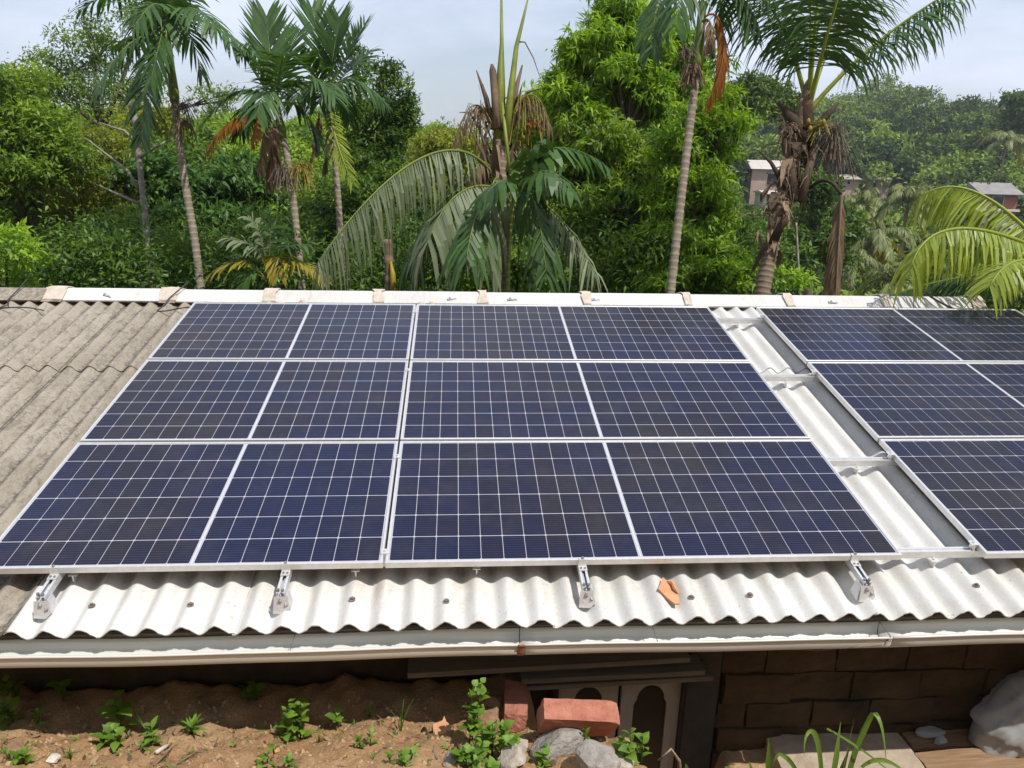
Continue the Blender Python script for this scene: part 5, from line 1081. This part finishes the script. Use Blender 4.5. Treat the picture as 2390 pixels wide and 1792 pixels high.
for (x_, y_, sz_, sd_, lb_) in ((1330, 1735, (0.10, 0.07, 0.06), 41, 'small grey lump tucked under the middle of the big red brick'), (1440, 1760, (0.07, 0.07, 0.05), 42, 'grey lump under the right end of the big red brick'), (1340, 1790, (0.09, 0.06, 0.05), 43, 'grey stone at the bottom edge between the two large grey lumps')):
    rock('stone', lb_, 'stone', 0, 0, sz_, 'stone', sd_, 0.4, p=atZ(x_, y_, 1.90)-np.array([0, 0, sz_[2]]))
RB = 'rubble stones at the bank edge'
p = onbank(1255, 1700); rock('stone', 'pale lump of mortar wedged between the two red bricks', 'stone', 0, 0, (0.05, 0.06, 0.085), 'pinkstone', 3, p=p)
rock('stone', 'large grey concrete lump under the big red brick', 'stone', 1300, 1755, (0.135, 0.09, 0.075), 'stone', 4, 0.1, group=RB)
rock('stone', 'grey flat-topped stone under the right end of the big brick', 'stone', 1395, 1785, (0.11, 0.10, 0.075), 'stone', 5, 0.6, group=RB)
rock('stone', 'pale pinkish stone at the bottom edge, left of the grey lump', 'stone', 1200, 1780, (0.075, 0.085, 0.055), 'pinkstone', 6, 0.3, group=RB)
rock('stone', 'small pale wedge-shaped stone below the lengthwise brick', 'stone', 1212, 1748, (0.05, 0.045, 0.035), 'pinkstone', 7, 0.9, group=RB)
rock('stone', 'pale stone at the far right end of the rubble', 'stone', 1450, 1790, (0.06, 0.06, 0.04), 'pinkstone', 8, 0.2, group=RB)
rock('stone', 'round grey stone at the bottom centre beside the leafy weed', 'stone', 1055, 1780, (0.055, 0.05, 0.035), 'stone', 9, 0.2, group=RB)
rock('clod', 'brown clay clod behind the leafy weed, left of the lengthwise brick', 'clay clod', 1140, 1700, (0.085, 0.08, 0.075), 'clod', 10, 0.2, rough=0.5)
rock('clod', 'dark clay clod in the eave shadow behind the tall weed', 'clay clod', 1150, 1645, (0.06, 0.06, 0.04), 'clod', 11, 0.2, rough=0.5)
rock('stone', 'reddish stone at the bottom left corner', 'stone', 35, 1755, (0.045, 0.045, 0.035), 'clod', 12)
rock('stone', 'white chalky stone in the left soil', 'stone', 125, 1775, (0.035, 0.028, 0.020), 'pebble', 13)
rock('stone', 'small brown stone beside the star-shaped weed', 'stone', 415, 1712, (0.026, 0.024, 0.02), 'clod', 14)
rock('stone', 'small pink stone below the flowering weed', 'stone', 645, 1755, (0.018, 0.018, 0.014), 'terracotta', 15)
t = thing('tile_shard', 'square terracotta tile shard on the soil left of the tall weed', 'tile shard', onbank(1030, 1705)+np.array([0, 0, 0.012])); t.rotation_euler = (0.35, 0.1, 0.25)
mb = MB(); poly = [(-0.045, -0.03), (0.03, -0.04), (0.052, 0.0), (0.03, 0.03), (0.025, 0.06), (0.012, 0.038), (-0.04, 0.025)]; n = len(poly)
mb.add([(x, y, 0.008) for x, y in poly]+[(x, y, -0.006) for x, y in poly], [tuple(range(n)), tuple(range(2*n-1, n-1, -1))]+[(i+n, (i+1) % n+n, (i+1) % n, i) for i in range(n)]); mb.build('shard_body', M['terracotta'], t)
def stick(label, a, b_, r_=0.008, name='stick', mat='twig'):
    p0, p1 = onbank(*a)+np.array([0, 0, 0.01]), onbank(*b_)+np.array([0, 0, 0.012]); t = thing(name, label, 'stick', p0); mb = MB(); v = p1-p0
    mb.tube([(0, 0, 0), v*0.5+np.array([0.006, 0, 0.006]), v], [r_, r_*0.9, r_*0.5], 6); mb.build('wood', M[mat], t, smooth=True)
stick('dark flat stick lying below the terracotta shard', (990, 1705), (1020, 1775), 0.012); stick('dry stick below the leafy weed', (1066, 1740), (1090, 1790), 0.010); stick('dark twig between the pale stones', (1222, 1745), (1258, 1775), 0.006)
stick('pale split stick on the left soil', (365, 1760), (400, 1740), 0.010, mat='pebble'); stick('thin dark twig below the pale split stick', (360, 1790), (402, 1752), 0.005); stick('thin twig right of the pale split stick', (415, 1785), (468, 1755), 0.004)
# loose grit and straw on the soil
mb = MB(); r = random.Random(3)
for k in range(4200):
    x, y = r.uniform(-2.3, 1.05), r.uniform(-4.25, -3.3); z = float(bank(x, y)); s_ = 0.0025+0.016*r.random()**4; a = r.uniform(0, 6.28)
    c_, sn = math.cos(a)*s_, math.sin(a)*s_; hgt = s_*r.uniform(0.6, 1.2)
    mb.add([(x+c_, y+sn, z-0.002), (x-sn, y+c_, z-0.002), (x-c_, y-sn, z-0.002), (x+sn, y-c_, z-0.002), (x+0.3*c_, y, z+hgt), (x-0.3*c_, y+0.2*sn, z+hgt*0.9)], [(0, 1, 4), (1, 5, 4), (1, 2, 5), (2, 3, 5), (3, 4, 5), (3, 0, 4)])
tag(mb.build('gravel', M['grit']), 'loose grit scattered over the soil bank', kind='stuff')
mb = MB()
for k in range(420):
    x, y = r.uniform(-2.3, 1.0), r.uniform(-4.25, -3.55); z = float(bank(x, y))+0.004; a = r.uniform(0, 6.28); l = r.uniform(0.015, 0.07); dx, dy = math.cos(a)*l, math.sin(a)*l; w_ = r.uniform(0.0012, 0.003)
    mb.add([(x-dy/l*w_, y+dx/l*w_, z), (x+dy/l*w_, y-dx/l*w_, z), (x+dx+dy/l*w_, y+dy-dx/l*w_, z+r.uniform(0, .012)), (x+dx-dy/l*w_, y+dy+dx/l*w_, z+r.uniform(0, .012))], [(0, 1, 2, 3)], r.random())
for k in range(130):
    x, y = r.uniform(-2.3, 1.0), r.uniform(-4.25, -3.5); z = float(bank(x, y))+0.006; a = r.uniform(0, 6.28); l = r.uniform(0.012, 0.035); e = np.array([math.cos(a), math.sin(a), r.uniform(-.2, .3)])*l; f_ = np.array([-math.sin(a), math.cos(a), r.uniform(-.3, .3)])*l*r.uniform(0.25, 0.5); c0 = np.array([x, y, z])
    mb.add([c0-e, c0-f_*0.8, c0+e*0.4-f_*0.7, c0+e, c0+e*0.3+f_, c0-e*0.4+f_*0.8], [(0, 1, 2, 5), (2, 3, 4, 5)], r.random())
tag(mb.build('straw_litter', M['dead']), 'dry straw and leaf litter on the soil bank', kind='stuff')

mb = MB(); r = random.Random(61)
for k in range(330):
    x, y = r.uniform(-2.3, 1.0), r.uniform(-4.25, -3.42); 
    if x > 0.85 or (r.random() < 0.35 and -1.0 < x < 0.2): continue
    z = float(bank(x, y)); m_ = r.randint(3, 7); l0 = r.uniform(0.008, 0.026); tn = r.random()
    for q in range(m_):
        a = r.uniform(0, 6.28); l = l0*r.uniform(0.6, 1.2); w_ = l*r.uniform(0.12, 0.3); dx, dy = math.cos(a), math.sin(a); h_ = l*r.uniform(0.2, 0.9)
        mb.add([(x, y, z+0.002), (x+dx*l*0.5-dy*w_, y+dy*l*0.5+dx*w_, z+h_*0.7), (x+dx*l, y+dy*l, z+h_), (x+dx*l*0.5+dy*w_, y+dy*l*0.5-dx*w_, z+h_*0.7)], [(0, 1, 2, 3)], tn)
tag(mb.build('sprouts', M['weed']), 'tiny green sprouts scattered over the soil bank', kind='stuff')
# weeds
def leaf_mesh(L, W_, kind='oval', seed=0):
    mb = MB(); n = 6; prof = {'oval': [0.15, 0.75, 1.0, 0.85, 0.5, 0.03], 'heart': [0.5, 1.0, 0.95, 0.7, 0.35, 0.02], 'lance': [0.2, 0.7, 1.0, 0.8, 0.45, 0.02]}[kind]
    vs = []
    for i in range(n):
        s = i/(n-1); x = s*L; z = 0.16*L*math.sin(s*2.2)-0.10*L*s*s
        vs += [(x, W_/2*prof[i], z+0.10*W_*prof[i]), (x, 0, z), (x, -W_/2*prof[i], z+0.10*W_*prof[i])]
    fs = []
    for i in range(n-1): a = 3*i; fs += [(a, a+1, a+4, a+3), (a+1, a+2, a+5, a+4)]
    r = random.Random(seed); b_ = r.uniform(0.3, 0.9); mb.add(vs, fs, [b_]*len(vs)); return mb.mesh('leaf', M['weed'], True)
LM = {}
def weed(label, px, py, h, nl, L, W_, kind='oval', seed=0, stems=1, spread=0.03, name='weed', topleaf=True, lean=0.0, up=0.3, ring=False, z=None):
    h *= 1.15; L *= 1.15; W_ *= 1.2
    p = onbank(px, py) if z is None else z; t = thing(name, label, 'weed', p, group='weeds on the earth bank'); r = random.Random(seed)
    for s_ in range(stems):
        hh = h*r.uniform(0.6, 1.0) if s_ else h; bx, by = (r.gauss(0, spread), r.gauss(0, spread)) if s_ else (0, 0); lx, ly = lean+r.uniform(-.12, .12)*hh/0.2*0.4, r.uniform(-.1, .05)*hh
        st = [(bx, by, -0.01), (bx+lx*0.4*hh/0.2*0.3, by+ly*0.4, hh*0.5), (bx+lx*hh/0.2*0.3, by+ly, hh)]
        mb = MB(); mb.tube(st, [0.004, 0.003, 0.0015], 5, 0.3); mb.build('stem', M['weed'], t, smooth=True)
        L, W_ = (L*1.15, W_*1.2) if s_ == 0 else (L, W_); m = max(2, int(1.5*nl)//stems)
        for k in range(m):
            f = 0.2+0.8*k/(m-1) if m > 1 else 1.0
            pos = np.array([np.interp(f, [0, 0.5, 1], [q[i] for q in st]) for i in range(3)])
            key = (kind, L, W_, k % 3)
            if key not in LM: LM[key] = leaf_mesh(L, W_, kind, k)
            o = bpy.data.objects.new('leaf', LM[key]); link(o, t); o.location = pos
            sc = r.uniform(0.65, 1.1)*(1.0 if f < 0.85 else 0.7); o.scale = (sc, sc, sc)
            o.rotation_euler = (r.uniform(-.5, .5), -up+r.uniform(-.5, .35), k*2.4+r.uniform(-.5, .5))
    return t
def grass_tuft(label, px, py, n, h, seed, name='grass_tuft', w_=0.006, spread=0.5, p=None, mat='weed'):
    p = onbank(px, py) if p is None else p; t = thing(name, label, 'grass', p, group='grass tufts on the earth bank'); r = random.Random(seed)
    for k in range(n):
        a = r.uniform(0, 6.28); out = r.uniform(0.1, spread); hh = h*r.uniform(0.55, 1.0); mb = MB(); vs = []; dx, dy = math.cos(a), math.sin(a); sx_, sy_ = -dy, dx
        for i in range(5):
            s = i/4; x = out*hh*s**1.6; z = hh*(s-0.35*spread*s*s*s); ww = w_*(1-s*0.9)*0.5
            vs += [(dx*x+sx_*ww, dy*x+sy_*ww, z-0.01), (dx*x-sx_*ww, dy*x-sy_*ww, z-0.01)]
        mb.add(vs, [(2*i, 2*i+1, 2*i+3, 2*i+2) for i in range(4)], r.random()); mb.build('blade', M[mat], t, smooth=True)
    return t
weed('big-leaved seedling with broad drooping leaves in the left soil', 285, 1705, 0.17, 8, 0.085, 0.045, 'oval', 1, up=-0.1)
weed('low leafy weed at the foot of the big-leaved seedling', 262, 1740, 0.07, 12, 0.055, 0.028, 'lance', 2, stems=3)
weed('bushy white-flowered weed in the middle of the bank', 695, 1725, 0.21, 44, 0.042, 0.028, 'oval', 3, stems=6, spread=0.045)
t = weed('two-leaved seedling just right of the flowering weed', 790, 1700, 0.075, 5, 0.055, 0.034, 'oval', 4)
weed('small seedling in the middle of the lit soil edge', 862, 1672, 0.04, 3, 0.045, 0.025, 'oval', 5)
weed('tall weed with ivy-shaped leaves left of the bricks', 1110, 1738, 0.30, 12, 0.045, 0.042, 'heart', 6, stems=2, spread=0.02, up=0.1)
weed('dense bright weed clump below the clay clod', 1150, 1765, 0.17, 90, 0.05, 0.034, 'oval', 7, stems=12, spread=0.07)
weed('leafy weed growing beside the right end of the large brick', 1470, 1775, 0.13, 22, 0.045, 0.032, 'heart', 8, stems=5, spread=0.04)
weed('tiny weed sprouting from the top of the grey rubble', 1365, 1745, 0.09, 10, 0.028, 0.016, 'lance', 9, stems=3, spread=0.015)
weed('bright weed at the bottom edge below the grey concrete lump', 1265, 1790, 0.07, 18, 0.04, 0.026, 'oval', 10, stems=4, spread=0.04)
weed('weed at the far left edge of the bank', 15, 1695, 0.12, 20, 0.055, 0.036, 'oval', 11, stems=4, spread=0.04)
weed('small weed near the left edge beside the eave shadow', 85, 1690, 0.06, 7, 0.04, 0.022, 'oval', 12, stems=2)
weed('star-shaped low weed on the left soil', 450, 1715, 0.04, 16, 0.07, 0.013, 'lance', 13, stems=2, spread=0.01, up=0.5)
weed('low weed right of the pale split stick', 360, 1735, 0.09, 14, 0.045, 0.022, 'lance', 14, stems=4, spread=0.03)
weed('small weed at the bottom edge left of centre', 625, 1782, 0.05, 9, 0.04, 0.02, 'oval', 15, stems=3)
weed('tiny weed at the bottom edge right of the small weed', 675, 1790, 0.04, 6, 0.035, 0.018, 'oval', 16, stems=2)
weed('small spindly weed below the grassy sprig', 865, 1740, 0.07, 10, 0.03, 0.016, 'lance', 17, stems=3, spread=0.02)
weed('weed at the bottom edge below the dark flat stick', 940, 1785, 0.05, 14, 0.036, 0.022, 'oval', 18, stems=4, spread=0.03)
weed('small weed in the bottom left corner', 60, 1785, 0.05, 10, 0.045, 0.025, 'oval', 19, stems=3, spread=0.04)
weed('pale weed left of the bright clump at the bottom', 1075, 1785, 0.06, 16, 0.04, 0.026, 'oval', 20, stems=4, spread=0.03)
weed('weed standing in the dark eave shadow on the left', 150, 1640, 0.11, 9, 0.05, 0.03, 'oval', 21, stems=2); weed('weed in the eave shadow above the flowering weed', 600, 1632, 0.08, 8, 0.045, 0.03, 'oval', 22, stems=2)
weed('weed in the eave shadow at the far left', 20, 1640, 0.11, 10, 0.05, 0.035, 'oval', 23, stems=2)
grass_tuft('grassy sprig with long thin blades in the middle of the bank', 936, 1705, 9, 0.23, 1, w_=0.007, spread=0.7)
grass_tuft('thin grass blades beside the big-leaved seedling', 352, 1735, 8, 0.20, 2, spread=0.8, w_=0.005)
grass_tuft('short grass tuft on the lower left soil', 165, 1770, 22, 0.10, 3, spread=0.7); grass_tuft('grass tuft at the bottom edge left of the white stone', 22, 1775, 18, 0.10, 4, spread=0.7); grass_tuft('grass tuft right of the two-leaved seedling', 745, 1730, 14, 0.08, 5, spread=0.8)
# tiny flowers on the bushy weed
# long-bladed lemongrass in the right foreground
t = thing('lemongrass_clump', 'clump of long bright green lemongrass blades at the lower right', 'grass clump', (1.95, -4.22, 1.86))
L0 = np.array(t.location)
def blade(pp, w_, seed):
    pts = [atY(x, y, Y)-L0 for (x, y, Y) in pp]; pts = bez(pts[0], pts[1], pts[2], 14) if len(pts) == 3 else np.concatenate([bez(pts[0], pts[1], pts[2], 12), bez(pts[2], pts[3], pts[4], 8)[1:]])
    mb = MB(); n = len(pts); vs = []
    for i, p in enumerate(pts):
        f = i/(n-1); ww = w_*(0.75+0.6*f if f < 0.45 else (1.02-(f-0.45)*1.75))/2; ww = max(ww, 0.0006); dd = pts[min(i+1, n-1)]-pts[max(i-1, 0)]
        s_ = nrm(np.cross(dd, RW[2]+np.array([0.25*math.sin(seed), 0.2, 0.1]))); nn = nrm(np.cross(s_, dd)); vs += [p+s_*ww+nn*ww*0.35, p, p-s_*ww+nn*ww*0.35]
    fs = []
    for i in range(n-1): a = 3*i; fs += [(a, a+1, a+4, a+3), (a+1, a+2, a+5, a+4)]
    mb.add(vs, fs, 0.35+0.5*random.Random(seed).random()); mb.build('blade', M['lemongrass'], t, smooth=True)
Y = -4.2
blade([(1975, 1830, Y), (1990, 1740, Y+0.03), (2036, 1662, Y), (2062, 1670, Y-0.05), (2068, 1780, Y-0.1)], 0.034, 1)
blade([(1940, 1830, Y), (1950, 1760, Y), (1962, 1684, Y-0.02)], 0.032, 2)
blade([(1918, 1830, Y), (1912, 1700, Y+0.02), (1890, 1706, Y), (1876, 1712, Y-0.02), (1877, 1762, Y-0.05)], 0.024, 3)
blade([(1792, 1830, Y), (1795, 1770, Y), (1794, 1722, Y)], 0.026, 4)
blade([(1870, 1830, Y), (1850, 1765, Y), (1818, 1760, Y), (1808, 1765, Y), (1802, 1800, Y)], 0.020, 5)
blade([(1930, 1700, Y), (2010, 1740, Y), (2110, 1830, Y-0.05)], 0.010, 6)
blade([(2010, 1790, Y-0.05), (2060, 1745, Y-0.05), (2130, 1820, Y-0.08)], 0.020, 7)
blade([(1960, 1830, Y), (1975, 1760, Y), (1994, 1676, Y)], 0.006, 8)
blade([(1760, 1830, Y), (1752, 1790, Y), (1748, 1775, Y)], 0.016, 9)
blade([(1720, 1830, Y), (1706, 1785, Y), (1690, 1790, Y)], 0.018, 10); blade([(1610, 1830, Y), (1605, 1788, Y), (1600, 1782, Y)], 0.022, 11); blade([(1955, 1830, Y), (1965, 1790, Y+.05), (1985, 1740, Y)], 0.022, 12)
mb = MB(); st = thing('bent_twig', 'bent dry twig beside the weed at the right end of the rubble', 'stick', onbank(1540, 1790)); L0 = np.array(st.location)
mb.tube([atY(1536, 1775, -4.05)-L0, atY(1567, 1748, -4.05)-L0, atY(1585, 1775, -4.05)-L0, atY(1588, 1815, -4.05)-L0], [0.005, 0.006, 0.008, 0.01], 6); mb.build('wood', M['twig'], st, smooth=True)

# ------------------------------------------------------------------ right corner: slab, planks, sack
import bmesh
def roughbox(name, label, cat, lo, hi, mat, loc, rot=(0, 0, 0), seed=0, jit=0.01, cuts=6, warp=None):
    bm = bmesh.new(); bmesh.ops.create_cube(bm, size=1.0); bmesh.ops.subdivide_edges(bm, edges=bm.edges[:], cuts=cuts, use_grid_fill=True); r = random.Random(seed)
    for v in bm.verts:
        q = np.array(v.co)+0.5; q = np.array(lo)+(np.array(hi)-np.array(lo))*q
        if warp: q = np.array(warp(q))
        v.co = q+np.array([r.uniform(-1, 1) for _ in range(3)])*jit
    me = bpy.data.meshes.new(name); bm.to_mesh(me); bm.free(); me.materials.append(M[mat]); o = bpy.data.objects.new(name, me); link(o); o.location = loc; o.rotation_euler = rot
    return tag(o, label, cat)
roughbox('stone_slab', 'pale weathered slab behind the lemongrass, its front edge in the sun', 'slab', (0, -0.55, -0.35), (0.80, 0.32, 0), 'slab', (2.17, -3.475, 1.29), (0, 0, -0.03), 3, 0.007, 8, warp=lambda q: (q[0]+(-0.18*max(q[1], 0)*(1-q[0]))+(0.14 if q[0] < 0.3 else 0)*max(q[1], 0), q[1], q[2]-0.05*max(0, 0.25-q[0])))
roughbox('plank', 'long brown plank lying in the sun at the bottom right corner', 'plank', (0, -0.09, -0.03), (1.3, 0.09, 0), 'plank', (2.97, -3.44, 1.30), (0, 0, 0.05), 4, 0.004, 4)
roughbox('plank', 'brown plank in shade behind the sunlit one at the bottom right', 'plank', (0, -0.06, -0.03), (1.2, 0.06, 0), 'plank', (2.99, -3.24, 1.29), (0, 0, 0.02), 5, 0.004, 4)
roughbox('plank', 'split plank end in front of the sunlit plank at the bottom right', 'plank', (0, -0.09, -0.03), (1.2, 0.09, 0), 'plank', (3.0, -3.65, 1.31), (0, 0, 0.09), 6, 0.004, 4)
rock('plastic_scrap', 'crumpled pale plastic scrap in the shade between slab and sack', 'plastic scrap', 0, 0, (0.10, 0.04, 0.025), 'sack', 31, 0.1, p=(3.15, -3.20, 1.29)); rock('plastic_scrap', 'small pale plastic scrap below the larger one beside the slab', 'plastic scrap', 0, 0, (0.06, 0.03, 0.02), 'sack', 32, 0.3, p=(3.17, -3.27, 1.30))
# sack
bm = bmesh.new(); bmesh.ops.create_icosphere(bm, subdivisions=5, radius=1.0)
for v in bm.verts:
    q = np.array(v.co); a = math.atan2(q[1], q[0]); 
    s_ = np.sign(q)*np.abs(q)**0.8
    cr = 0.035*math.sin(9*q[0]+5*q[2]+2*math.sin(4*q[2]))+0.025*math.sin(17*q[2]-8*q[0]+3*q[1])+0.020*math.sin(27*q[0]+21*q[2]+3*math.sin(9*q[2]))+0.03*abs(math.sin(6*q[0]-9*q[2]+2*q[1]))
    s_ = s_*(1+cr); s_[0] *= 1.0-0.25*max(q[2], 0); s_[0] += 0.16*q[2]
    v.co = s_*np.array([0.38, 0.14, 0.25])
me = bpy.data.meshes.new('sack'); bm.to_mesh(me); bm.free(); me.materials.append(M['sack']); me.polygons.foreach_set('use_smooth', [True]*len(me.polygons))
o = bpy.data.objects.new('sack', me); link(o); o.location = (3.70, -3.29, 1.50); o.rotation_euler = (-0.12, -0.42, 0.0); tag(o, 'bulging white woven sack leaning on the wall at the right edge', 'sack')
# ------------------------------------------------------------------ haze over the valley
mb = MB(); mb.box((-900, -70, -22), (900, 820, 34)); hz = mb.build('haze', [], None)
hm = bpy.data.materials.new('haze_air'); hm.use_nodes = True; ht = hm.node_tree; ht.nodes.remove(ht.nodes['Principled BSDF'])
pv = ht.nodes.new('ShaderNodeVolumePrincipled'); pv.inputs['Color'].default_value = (0.90, 0.94, 1.0, 1); pv.inputs['Density'].default_value = HAZE; pv.inputs['Anisotropy'].default_value = 0.2
ht.links.new(pv.outputs[0], ht.nodes['Material Output'].inputs['Volume']); hz.data.materials.append(hm); tag(hz, kind='stuff')
print('leaf quads', NLEAF[0])
